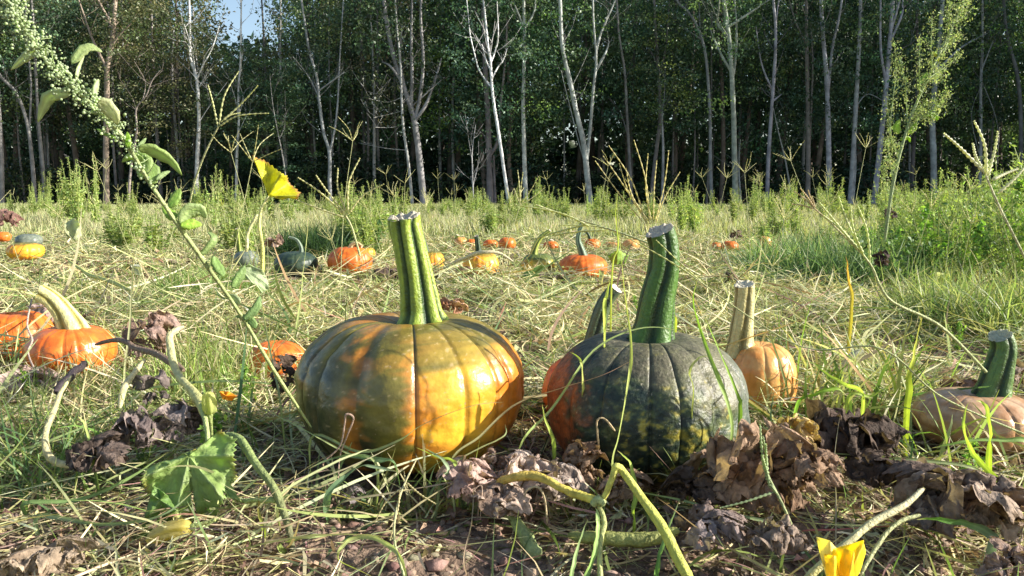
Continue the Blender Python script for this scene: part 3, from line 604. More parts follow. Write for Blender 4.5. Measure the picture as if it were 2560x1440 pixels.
PUMP = [
 dict(label='large squat pumpkin half dark green, half yellow orange, left of the two in front', px=1031, py=968, wpx=578, hpx=384, d=1.20, colf=col_one, ribs=17, seed=2, res=(400, 200), amp=.05, boxy=.74, stem=([(1056,812,0),(1052,780,0),(1040,700,0),(1024,620,0),(1012,566,0),(1010,545,0)], [136,98,80,74,72,74]), lob=7, **KW1),
 dict(label='dark green pumpkin with yellow flecks, right of the two in front', px=1616, py=1008, wpx=512, hpx=370, d=1.15, colf=col_two, ribs=14, seed=5, res=(400, 200), amp=.05, boxy=.76, skin=M_SKIND, stem=([(1628,855,0),(1634,815,0),(1645,740,0),(1660,670,0),(1660,615,0),(1650,578,0)], [118,94,80,72,68,66]), lob=5, cg=(.010,.035,.008), cl=(.07,.16,.025), cutc=(.62,.54,.42), ramp=.24),
 dict(label='orange pumpkin peeping out behind left side of the dark green one', px=1447, py=1052, wpx=188, hpx=190, d=1.40, colf=col_orange, ribs=16, seed=8, res=(128, 64), stem=([(1462,975,0),(1474,900,0),(1490,830,0),(1503,780,0),(1520,745,0),(1540,722,0)], [60,50,40,36,32]), cg=(.02,.035,.02), cl=(.10,.14,.07), cutc=(.75,.70,.62)),
 dict(label='pale orange pumpkin close behind right side of the dark green one', px=1895, py=970, wpx=190, hpx=200, d=1.5, colf=col_pale, ribs=14, seed=9, res=(160, 64), stem=([(1850,890,0),(1852,850,0),(1858,790,0),(1862,740,0),(1861,712,0)], [80,58,50,46,46]), cg=(.22,.18,.06), cl=(.62,.56,.26), cutc=(.75,.68,.5)),
 dict(label='orange pumpkin with thick curved yellow stem at left edge, front one', px=180, py=894, wpx=214, hpx=136, d=1.82, colf=col_orange, ribs=14, seed=3, res=(160, 64), stem=([(190,838,0),(180,815,0),(158,780,0),(130,750,0),(100,733,0)], [84,64,48,42,44]), cg=(.28,.24,.05), cl=(.72,.68,.30), cutc=(.80,.74,.55)),
 dict(label='orange pumpkin cut by the left edge, behind the yellow stemmed one', px=44, py=884, wpx=176, hpx=138, d=1.98, colf=col_orange, ribs=14, seed=13, res=(128, 64)),
 dict(label='orange pumpkin almost hidden by litter left of the big front pumpkin', px=692, py=905, wpx=150, hpx=110, d=1.75, colf=col_orange, ribs=14, seed=14, res=(128, 56)),
 dict(label='tan pumpkin with dark green stem at the right edge', px=2440, py=1048, wpx=300, hpx=150, d=1.28, colf=col_tan, ribs=16, seed=15, res=(200, 80), stem=([(2478,1000,0),(2488,960,0),(2500,910,0),(2508,870,0),(2500,840,0)], [92,72,62,56,50]), cg=(.012,.035,.012), cl=(.10,.19,.05), cutc=(.5,.5,.35)),
 dict(label='small greyish pumpkin half sunk in grass between pale and tan pumpkins', px=2105, py=985, wpx=120, hpx=66, d=1.55, colf=col_grey, ribs=14, seed=16, stem=([(2110,960,0),(2112,930,0),(2130,895,0),(2160,880,0)], [34,28,24,20]), cg=(.35,.34,.16), cl=(.7,.68,.42)),
 dict(label='small greyish green pumpkin left of the dark green one in middle row', px=616, py=648, wpx=60, hpx=46, d=4.3, colf=col_grey, seed=17, ribs=14, res=(64,32), stem=([(600,632,0),(596,600,0),(592,572,0)], [14,10,9])),
 dict(label='dark green pumpkin with bent grey green stem in the middle row', px=740, py=660, wpx=108, hpx=66, d=4.0, colf=col_green, seed=18, ribs=16, stem=([(752,640,0),(753,620,0),(742,600,0),(722,593,0)], [15,9,7,6]), cg=(.08,.12,.08), cl=(.22,.28,.2)),
 dict(label='orange pumpkin left of the big stem, largest of middle row left half', px=875, py=654, wpx=112, hpx=78, d=4.0, colf=col_orange, seed=19, ribs=18, amp=.07, stem=([(876,622,0),(880,612,0),(892,608,0),(905,616,0)], [16,11,9,8]), cg=(.3,.22,.1), cl=(.5,.4,.2)),
 dict(label='yellow orange pumpkin just behind the middle row orange one', px=916, py=633, wpx=44, hpx=34, d=4.7, colf=col_yellow, seed=20, ribs=14, res=(64,32)),
 dict(label='yellow pumpkin with dark thin stem right behind the big stem', px=1080, py=655, wpx=64, hpx=58, d=4.1, colf=col_yellow, seed=21, ribs=14, stem=([(1066,632,0),(1058,600,0),(1046,565,0)], [16,12,10]), cg=(.02,.04,.02), cl=(.07,.1,.04)),
 dict(label='yellow orange pumpkin with short dark upright stem, centre of middle row', px=1203, py=665, wpx=94, hpx=76, d=3.95, colf=col_yellow, seed=22, ribs=16, stem=([(1197,636,0),(1194,612,0),(1191,590,0)], [18,13,11]), cg=(.015,.03,.015), cl=(.05,.08,.03)),
 dict(label='yellow and olive pumpkin with green leaf lying in front', px=1344, py=672, wpx=86, hpx=64, d=4.0, colf=col_yelgreen, seed=23, ribs=16, stem=([(1334,646,0),(1337,622,0),(1350,596,0),(1375,576,0)], [22,16,12,8]), cg=(.05,.1,.015), cl=(.4,.45,.1)),
 dict(label='broad orange pumpkin with long white tipped stem in middle row', px=1457, py=671, wpx=124, hpx=72, d=3.9, colf=col_orange, seed=24, ribs=16, amp=.05, stem=([(1460,648,0),(1454,628,0),(1445,600,0),(1450,575,0),(1456,556,0)], [26,18,13,10,11]), cg=(.05,.09,.06), cl=(.18,.26,.16), cutc=(.85,.8,.75)),
 dict(label='yellow orange pumpkin alone in grass at the far left', px=64, py=628, wpx=84, hpx=46, d=4.5, colf=col_yellow, seed=25, ribs=14),
 dict(label='grey green pumpkin behind the yellow one at far left', px=72, py=602, wpx=62, hpx=36, d=5.3, colf=col_grey, seed=26, ribs=14, res=(64,32)),
 dict(label='small orange pumpkin at the very left edge of the field', px=8, py=592, wpx=36, hpx=26, d=5.6, colf=col_orange, seed=27, ribs=14, res=(64,32)),
 dict(label='pale orange pumpkin with upright striped stem, leftmost of far row', px=1152, py=606, wpx=34, hpx=28, d=6.2, colf=col_pale, seed=28, ribs=14, res=(64,32), stem=([(1139,622,0),(1138,605,0),(1145,588,0)], [12,9,8])),
 dict(label='small red orange pumpkin left of the short dark stem, far row', px=1178, py=612, wpx=32, hpx=30, d=6.0, colf=col_orange, seed=29, ribs=14, res=(64,32)),
 dict(label='small orange pumpkin touching the rounder one, far row centre', px=1226, py=612, wpx=38, hpx=26, d=6.1, colf=col_orange, seed=30, ribs=14, res=(64,32)),
 dict(label='round deep orange pumpkin, largest of the far row centre pair', px=1268, py=609, wpx=44, hpx=32, d=6.0, colf=col_orange, seed=31, ribs=14, res=(64,32)),
 dict(label='small orange pumpkin with star shaped stump, alone in far row', px=1377, py=616, wpx=38, hpx=26, d=6.0, colf=col_orange, seed=32, ribs=12, res=(64,32), stem=([(1377,606,0),(1380,600,0)], [14,10]), cg=(.3,.25,.1), cl=(.5,.4,.2)),
 dict(label='orange pumpkin with thin dark curled stem above the broad one', px=1481, py=612, wpx=40, hpx=32, d=6.0, colf=col_orange, seed=33, ribs=14, res=(64,32), stem=([(1476,600,0),(1470,585,0),(1462,576,0)], [9,6,6]), cg=(.02,.04,.02), cl=(.06,.09,.04)),
 dict(label='pale flat orange pumpkin left of the green blade, far row', px=1527, py=616, wpx=34, hpx=20, d=6.2, colf=col_pale, seed=34, ribs=12, res=(64,32)),
 dict(label='orange pumpkin right behind the tall green blade, far row', px=1578, py=613, wpx=44, hpx=30, d=6.0, colf=col_pale, seed=35, ribs=14, res=(64,32)),
 dict(label='red orange pumpkin with dried leaf above, right half of field', px=1824, py=623, wpx=44, hpx=32, d=5.8, colf=col_orange, seed=36, ribs=12, res=(64,32)),
 dict(label='small orange pumpkin hidden left of the red orange one, right half', px=1790, py=624, wpx=26, hpx=24, d=6.0, colf=col_orange, seed=37, ribs=12, res=(64,32)),
 dict(label='upright pale orange pumpkin, rightmost in the field', px=1911, py=610, wpx=34, hpx=40, d=6.2, colf=col_pale, seed=38, ribs=12, res=(64,32)),
 dict(label='small pale tan pumpkin sunk in grass below the rightmost one', px=1896, py=680, wpx=22, hpx=34, d=4.2, colf=col_pale, seed=39, ribs=12, res=(64,32)),
]
for p in PUMP:
    pumpkin(**p); c = P(p['px'], p['py'], p['d']); PK.append((c[0], c[1], p['wpx']/2/FPX*p['d']*.97))
PKA = np.array(PK)
def clear(x, y, pad=0.0, front=0.0):
    ok = np.ones(len(x), bool)
    if front:                                    # the pickers trod the grass down round each pumpkin of the rows
        for a, b, r in PKA:
            if b > 3: ok &= ~((np.abs(x-a*y/b) < r*1.15) & (y < b) & (y > b-front))
    for a, b, r in PKA: ok &= ((x-a)**2+(y-b)**2) > (r+pad)**2
    return ok
SUNXY = np.array((sv.x, sv.y))

# ------------------------------------------------------------------ litter, grass, clods (uncountable)
def wedge(n, d0, d1, half=.92, power=1.0):
    """points in the field in front of the lens, wider than the view"""
    y = (d0**power+(d1**power-d0**power)*RNG.random(n))**(1/power); x = (RNG.random(n)*2-1)*(y*half+.25)
    return x, y
ST = [(.66, .60, .34), (.58, .50, .28), (.72, .66, .44), (.50, .50, .22), (.44, .36, .20), (.60, .60, .30)]
GR = [(.19, .26, .07), (.14, .21, .055), (.26, .32, .10), (.11, .17, .05), (.31, .35, .14)]
BG = [(.10, .18, .07), (.08, .15, .06), (.14, .22, .09)]
PKC = [(.42, .26, .22), (.36, .20, .17)]
# bare soil furrow in front: litter is thin there
def bare(x, y):
    px = 1280+FPX*x/np.maximum(y, .1); m = np.exp(-((px-1010)/360)**4)*sstep(1.14, 1.02, y)
    m = np.maximum(m, np.exp(-((px-1900)/340)**4)*sstep(1.0, .93, y)*.85)
    m = np.maximum(m, np.exp(-((px-330)/260)**2)*np.exp(-((y-1.0)/.08)**2)*.95)
    return m*sstep(.25, .45, fbm(np.stack([x*9, y*9, 0*x], -1), 2, 31))
def straw(name, n, d0, d1, pal, L, Wd, hmax, label, mat=M_STRAW, power=1.0, nseg=4, elev=.25, pad=0.0, thin=True, half=.8, curlk=1.3):
    x, y = wedge(n, d0, d1, half, power); ok = clear(x, y, pad)
    if thin: ok &= RNG.random(n) > bare(x, y)*.97
    gap = sstep(.30, .50, fbm(np.stack([x*5.5, y*3.8, 0*x], -1), 3, 41)); ok &= RNG.random(n) < .05+.95*gap
    x, y = x[ok], y[ok]; n = len(x)
    patch = fbm(np.stack([x*2.2, y*1.3, 0*x], -1), 3, 7)
    z = gh(x, y)+hmax*RNG.random(n)**1.4*(.15+2.2*sstep(.35, .8, patch))
    ln = RNG.uniform(*L, n); w = RNG.uniform(*Wd, n)
    mb = MB(); c = pick(pal, n, .2)
    ribbons(mb, np.stack([x, y, z], -1), RNG.random(n)*6.283, elev*RNG.normal(size=n)+.06, ln, w, RNG.normal(size=n)*.35+.2, RNG.standard_t(2.2, size=n)*curlk*.28, RNG.normal(size=n)*.8, c, nseg, gz=gh, cols2=np.clip(c*RNG.uniform(.8, 1.25, (n, 1)), 0, .9))
    return tag(mb.build(name, mat), label, 'dry grass' if mat is M_STRAW else 'grass', kind='stuff')
straw('straw_litter', 23000, .62, 1.7, ST+ST+GR[:1]+PKC+[(.30,.22,.13),(.38,.29,.18),(.24,.17,.11),(.5,.4,.27)], (.04, .15), (.0012, .0030), .022, 'pale dry straw scattered over the soil nearest the viewer', power=1.6)
straw('long_cut_grass', 750, .62, 1.6, BG+GR+ST+ST, (.12, .32), (.0025, .006), .03, 'long green and greyish grass blades lying across the near ground', mat=M_GRASS, power=1.5, nseg=7, curlk=1.0)
straw('matted_straw', 46000, 1.3, 3.2, ST+GR[:2], (.05, .17), (.0018, .0036), .05, 'thick mat of yellowish cut grass behind the front pumpkins', power=1.5, elev=.35, thin=False, curlk=1.6)
straw('field_straw', 60000, 2.9, 7.5, ST+GR[:3], (.08, .22), (.0032, .0065), .035, 'bright straw and flattened grass across the middle field', power=1.3, elev=.22, thin=False, nseg=3, half=.75)
def upright(name, n, d0, d1, pal, L, Wd, label, power=1.2, nseg=4, half=.75, lean=.35, pad=.02, mask=None, droop=.9, mat=M_GRASS, pal2=None, z0=0.0):
    x, y = wedge(n, d0, d1, half, power); ok = clear(x, y, pad, 1.1)
    if mask is not None: ok &= RNG.random(n) < mask(x, y)
    x, y = x[ok], y[ok]; n = len(x); ln = RNG.uniform(*L, n); w = RNG.uniform(*Wd, n)
    mb = MB(); c = pick(pal, n, .2); c2 = c*1.15 if pal2 is None else pick(pal2, n, .15)
    ribbons(mb, np.stack([x, y, gh(x, y)-.01+z0], -1), RNG.random(n)*6.283, math.pi/2-np.abs(RNG.normal(size=n))*lean, ln, w, RNG.random(n)*droop, RNG.normal(size=n)*.5, RNG.normal(size=n)*.9, c, nseg, cols2=np.clip(c2, 0, .9), tipw=.1)
    return tag(mb.build(name, mat), label, 'grass', kind='stuff')
tuft = lambda x, y: sstep(.45, .7, fbm(np.stack([x*2.5, y*1.6, 0*x], -1), 3, 21))
straw('coarse_stalks', 3400, 1.25, 4.5, ST+[(.36,.24,.13),(.24,.30,.10),(.30,.18,.12),(.14,.20,.08)], (.14, .42), (.004, .009), .06, 'coarse flattened stalks and vines tangled over the straw', power=1.4, elev=.25, thin=False, nseg=7, curlk=1.5)
straw('mat_flakes', 34000, .75, 3.3, ST+ST+[(.24,.17,.11),(.34,.26,.16),(.20,.24,.09),(.12,.09,.06)], (.012, .05), (.0025, .006), .02, 'short broken pieces of straw and leaf matted on the ground', power=1.5, nseg=2, elev=.3, curlk=1.0)
straw('field_flakes', 26000, 3.0, 7.5, ST+[(.30,.24,.14),(.20,.24,.09),(.12,.09,.06)], (.03, .10), (.006, .013), .04, 'broken straw and leaf pieces matted on the middle field', power=1.3, nseg=2, elev=.35, thin=False, curlk=1.0)
upright('green_grass', 5500, 1.25, 3.4, GR, (.05, .15), (.002, .004), 'fresh green grass tufts growing through the straw mat', mask=tuft, power=1.5)
upright('field_grass', 16000, 2.8, 8.5, GR+ST[:3], (.03, .12), (.003, .006), 'green and straw coloured grass standing in the middle field', mask=lambda x, y: .25+.75*tuft(x, y), power=1.4, nseg=3, lean=.6)
upright('near_grass', 300, .72, 1.3, GR+BG, (.04, .12), (.0018, .004), 'small green grass shoots on the near soil', mask=lambda x, y: 1-bare(x, y)*.8, lean=.6, half=.8)
upright('far_grass', 52000, 7.6, 17, [(.34, .36, .14), (.26, .32, .10), (.42, .40, .20), (.18, .25, .07)], (.06, .19), (.006, .013), 'pale green grass covering the far field', power=1.25, nseg=3, lean=.4, half=.72, pal2=[(.52, .50, .30), (.42, .45, .22), (.5, .44, .3)])
upright('edge_grass', 42000, 16, 37, [(.28, .31, .12), (.22, .28, .09), (.36, .35, .17)], (.05, .15), (.012, .028), 'tall pale grass along the edge of the wood', power=1.2, nseg=3, lean=.35, half=.72, pal2=[(.48, .46, .27), (.38, .42, .2)])
# soil clods
def clods(name, n, d0, d1, s0, s1, label, half=.8):
    x, y = wedge(n, d0, d1, half, 1.4); ok = clear(x, y, -.02); x, y = x[ok], y[ok]; n = len(x)
    base = np.array([(1,0,0),(-1,0,0),(0,1,0),(0,-1,0),(0,0,1),(0,0,-1)], float)
    th = (1+5**.5)/2; ico = np.array([(-1,th,0),(1,th,0),(-1,-th,0),(1,-th,0),(0,-1,th),(0,1,th),(0,-1,-th),(0,1,-th),(th,0,-1),(th,0,1),(-th,0,-1),(-th,0,1)], float)/1.9
    fi = np.array([(0,11,5),(0,5,1),(0,1,7),(0,7,10),(0,10,11),(1,5,9),(5,11,4),(11,10,2),(10,7,6),(7,1,8),(3,9,4),(3,4,2),(3,2,6),(3,6,8),(3,8,9),(4,9,5),(2,4,11),(6,2,10),(8,6,7),(9,8,1)])
    s = s0+(s1-s0)*RNG.random(n)**3
    V = ico[None]*s[:, None, None]*RNG.uniform(.5, 1.4, (n, 12, 1))*RNG.uniform(.5, 1.3, (n, 1, 3))*np.array((1, 1, .7))+np.stack([x, y, gh(x, y)+s*.05], -1)[:, None, :]
    F = (np.arange(n)*12)[:, None, None]+fi[None]
    mb = MB(); mb.add(V, F.reshape(-1, 3), np.repeat(pick([(.22, .155, .115), (.27, .19, .14), (.17, .12, .09), (.32, .24, .18)], n, .15), 12, 0))
    return tag(mb.build(name, M_CLOD), label, 'soil', kind='stuff')
clods('soil_clods', 16000, .62, 1.4, .001, .010, 'loose brown soil crumbs and clods on the near ground')
clods('far_clods', 4000, 1.3, 3.2, .003, .016, 'brown soil clods between the straw behind the front pumpkins')
# crumbs of dead leaves among the straw
def litter(name, n, d0, d1, s, pal, label, z, mask=None, power=1.4, fold=.4):
    x, y = wedge(n, d0, d1, .8, power); ok = clear(x, y, 0)
    if mask is not None: ok &= RNG.random(n) < mask(x, y)
    x, y = x[ok], y[ok]; n = len(x); sz = RNG.uniform(*s, n); mb = MB()
    leaves(mb, np.stack([x, y, gh(x, y)+z*RNG.random(n)**1.5+.002], -1), runit(n, .8), runit(n), sz, sz*RNG.uniform(.3, .9, n), pick(pal, n, .25), fold, .3)
    return tag(mb.build(name, M_DRY, smooth=False), label, 'leaf litter', kind='stuff')
litter('leaf_crumbs', 4500, .62, 1.6, (.005, .022), [(.22, .14, .10), (.30, .20, .15), (.13, .09, .07), (.38, .27, .19), (.45, .38, .2)], 'brown crumbs of dead leaves on the near soil', .02, mask=lambda x, y: 1-bare(x, y)*.8)
litter('field_leaf_litter', 9000, 1.5, 5.5, (.012, .045), [(.24, .15, .10), (.35, .27, .15), (.12, .09, .06), (.5, .46, .24), (.22, .28, .08)], 'brown and green leaf pieces among the field straw', .05, mask=lambda x, y: .25+.75*tuft(x+3, y))

# ------------------------------------------------------------------ foreground plants, one by one
def traced_leaf(outline, ctr, d0, slope, fold, col, vein, name='pumpkin_leaf', mat=M_LEAF, rings=9, label=None, cat='leaf', group=None, sub=6, serr=0.0, edge=None, seed=0, parent=None, cup=0.0, nv=5):
    """a leaf blade spread from its petiole point, folded along radiating veins, with thickness"""
    o = np.array(outline+[outline[0]], float); seg = []
    for a, b in zip(o[:-1], o[1:]):
        for t in np.linspace(0, 1, sub, endpoint=False): seg.append(a*(1-t)+b*t)
    o = np.array(seg); c = np.array(ctr, float); n = len(o)
    dv = o-c; ln = np.linalg.norm(dv, axis=1); ang = np.arctan2(dv[:, 1], dv[:, 0])
    if serr: o = c+dv*(1+serr*np.abs(((np.arange(n)*.5) % 1)-.5)*2*(.5+RNG.random(n)))[:, None]
    mx = ln.max(); V = []; C = []
    for r in np.linspace(0.02, 1, rings):
        p = c+(o-c)*r
        f = fbm(np.stack([p[:, 0]*.02, p[:, 1]*.02, p[:, 0]*0], -1), 3, seed)-.5
        vv = np.abs(np.sin(ang*nv/2+seed)); rip = fold*(r**1.1)*(vv-.5)+fold*1.2*f*r
        f2 = fbm(np.stack([p[:, 0]*.07, p[:, 1]*.07, p[:, 0]*0], -1), 3, seed+3)-.5
        d = d0+slope*(c[1]-p[:, 1])/FPX+rip+cup*(r**2)+fold*.55*f2*(.3+r)
        V += [P(x, y, dd) for (x, y), dd in zip(p, d)]
        k = sstep(.16, .03, vv)*.7*(1-.3*r)
        cc = mixc(col, vein, k)*(1+.6*f+.5*f2)[:, None]
        if edge is not None: cc = mixc(cc, edge, sstep(.86, 1.0, r)*sstep(.0, .2, f+.1))
        C.append(cc)
    V = np.array(V); C = np.concatenate(C)
    i = np.arange(rings-1)[:, None]*n; j = np.arange(n)[None, :]; j2 = (j+1) % n
    mb = MB(); mb.add(V, np.stack([i+j, i+j2, i+n+j2, i+n+j], -1).reshape(-1, 4), C)
    ob = mb.build(name, mat, parent)
    sm = ob.modifiers.new('thickness', 'SOLIDIFY'); sm.thickness = .0006
    if label: tag(ob, label, cat, group)
    return ob
def vine(path, w, col, name='vine', label=None, cat='vine', mat=M_VINE, n=26, sides=9, col2=None, parent=None, lobes=5, amp=.07, rough=.07, group=None):
    """path: (px,py,d) points; w: widths in photo pixels"""
    n = int(n*1.8)
    pts = smooth_path([P(*p) for p in path], n)
    d = np.mean([p[2] for p in path]); ws = np.interp(np.linspace(0, 1, n), np.linspace(0, 1, len(w)), w)*d/FPX/2*(1+.22*(fbm(np.stack([np.linspace(0, 1, n)*14, np.zeros(n), np.full(n, len(path)*1.7)], -1), 3)-.5))
    tt_ = np.linspace(0, 1, n); ws = ws*.8*(.45+.55*np.clip(np.minimum(tt_, 1-tt_)*12, 0, 1)**.6)
    if name in ('vine', 'leaf_stalk'): pts = pts+(np.stack([fbm(np.stack([np.linspace(0, 1, n)*6, np.full(n, k*7.3+path[0][0]), np.zeros(n)], -1), 3) for k in range(3)], -1)-.5)*ws.mean()*1.1
    t = np.linspace(0, 1, n)
    c = mixc(col, col2 if col2 is not None else col, t)
    c = c*(.85+.3*fbm(np.stack([t*9, t*0, t*0+len(path)], -1), 3))[:, None]
    mb = MB(); tube(mb, pts, ws, max(sides, 12) if max(w) > 12 else sides, c, lobes, amp*1.6, 1.5, rough=rough)
    if max(w) > 12 and name in ('vine', 'leaf_stalk', 'vine_joint', 'stalk'):       # bristly hairs
        m = 700; k = RNG.integers(0, n, m); v3 = RNG.normal(size=(m, 3)); v3 /= np.linalg.norm(v3, axis=1)[:, None]; T_ = np.gradient(pts, axis=0); T_ /= np.linalg.norm(T_, axis=1)[:, None]
        v3 = v3-T_[k]*(v3*T_[k]).sum(1)[:, None]*.8; jit = T_[k]*(RNG.random(m)-.5)[:, None]*np.linalg.norm(pts[1]-pts[0])
        a0 = pts[k]+jit+v3*ws[k][:, None]*.85; s3 = np.cross(T_[k], v3)*.00022
        V_ = np.stack([a0-s3, a0+s3, pts[k]+jit+v3*(ws[k]+RNG.uniform(.0006, .0018, m))[:, None]], 1)
        mb.add(V_, np.arange(m*3).reshape(-1, 3), np.tile((.62, .62, .42), (m*3, 1)))
    ob = mb.build(name, mat, parent)
    if label: tag(ob, label, cat, group)
    return ob
def blade(path, w, col, label, col2=None, name='grass_blade', roll=0.5, cat='grass blade', group=None, keel=.16):
    path = list(path)
    lo = 0 if path[0][1] > path[-1][1] else -1            # the lower end grows out of the ground
    e = P(*path[lo]); g = float(gh(e[0], e[1]))
    Q = [P(*p) for p in path]
    if e[2] > g+.008:
        foot = np.array((e[0]+random.uniform(-.012, .012), e[1]+random.uniform(0, .02), g-.004))
        Q = [foot]+Q if lo == 0 else Q+[foot]
    if lo == -1: Q = Q[::-1]; col, col2 = (col2 if col2 is not None else col), col
    n = 34; pts = smooth_path(Q, n); d = np.mean([p[2] for p in path]); t = np.linspace(0, 1, n); sd0 = w*7.1+path[0][0]
    T, U, B = frames(pts); w = w*.82
    wob = fbm(np.stack([t*5, t*0+sd0, t*0], -1), 3)-.5; wob2 = fbm(np.stack([t*9, t*0+sd0+9, t*0], -1), 3)-.5
    ww = w*d/FPX/2*np.clip(np.minimum(1, .55+t*3)*(1-t**2.6*.96), .04, 1)*(1+.3*wob2)
    pts = pts+U*(wob2*ww.max()*1.2)[:, None]
    view = pts-np.array((0, 0, CAMH)); sd_ = np.cross(T, view); sd_ /= np.linalg.norm(sd_, axis=1)[:, None]
    nr = np.cross(T, sd_); ro = roll*1.6*np.sin(t*4+sd0)+wob*2.4; sdv = sd_*np.cos(ro)[:, None]+nr*np.sin(ro)[:, None]; nn = np.cross(T, sdv)
    V = np.stack([pts-sdv*ww[:, None]+nn*(ww*keel)[:, None]*2, pts-sdv*ww[:, None]*.5+nn*(ww*keel*.8)[:, None], pts, pts+sdv*ww[:, None]*.5+nn*(ww*keel*.8)[:, None], pts+sdv*ww[:, None]+nn*(ww*keel)[:, None]*2], 1)
    i = np.arange(n-1)[:, None]*5; j = np.arange(4)[None, :]
    C = mixc(col, col2 if col2 is not None else col, sstep(.2, 1, t)); C = mixc(C, (.50, .38, .16), sstep(.86, 1, t)*.7)*(1+.7*wob2)[:, None]
    C = np.repeat(C, 5, 0).reshape(n, 5, 3); C[:, 2] *= 1.35; C[:, 1] *= .88; C[:, 3] *= .93
    mb = MB(); mb.add(V, np.stack([i+j, i+j+1, i+5+j+1, i+5+j], -1).reshape(-1, 4), np.clip(C.reshape(-1, 3), .01, .9))
    ob = mb.build(name, M_GRASS, smooth=False)
    return tag(ob, label, cat, group)
def spike(mb, a, b, r, col, bend=.09, n=26):
    a = np.asarray(a); b = np.asarray(b); L = np.linalg.norm(b-a)
    m = (a+b)/2+np.array((random.uniform(-1, 1), random.uniform(-1, 1), random.uniform(-.2, 1)))*L*bend
    q = smooth_path([a, m, b], n); k = np.where(np.arange(n) % 2, 1.35, .6); k[:3] = .45; k = k*np.linspace(1.1, .55, n)
    tube(mb, q, r*k, 4, np.asarray(col)*np.where(np.arange(n) % 2, 1.15, .8)[:, None], cap=False)
def seedhead(stem, node_tips, w, sw, label, col=(.42, .46, .22), scol=(.55, .56, .30), group=None, name='seeding_grass'):
    d = stem[-1][2]
    b = P(*stem[0]); t = empty(name, b, label, 'grass', group)
    pts = smooth_path([P(*p) for p in stem], 24); mb = MB()
    tube(mb, pts, np.linspace(w, w*.6, 24)*d/FPX/2, 6, mixc(col, scol, np.linspace(0, 1, 24))); mb.build('stalk', M_VINE, t)
    for (x0, y0, d0), (x1, y1, d1) in node_tips:
        mb = MB(); spike(mb, P(x0, y0, d0), P(x1, y1, d1), sw*d/FPX/2, scol); mb.build('spike', M_GRASS, t)
    return t
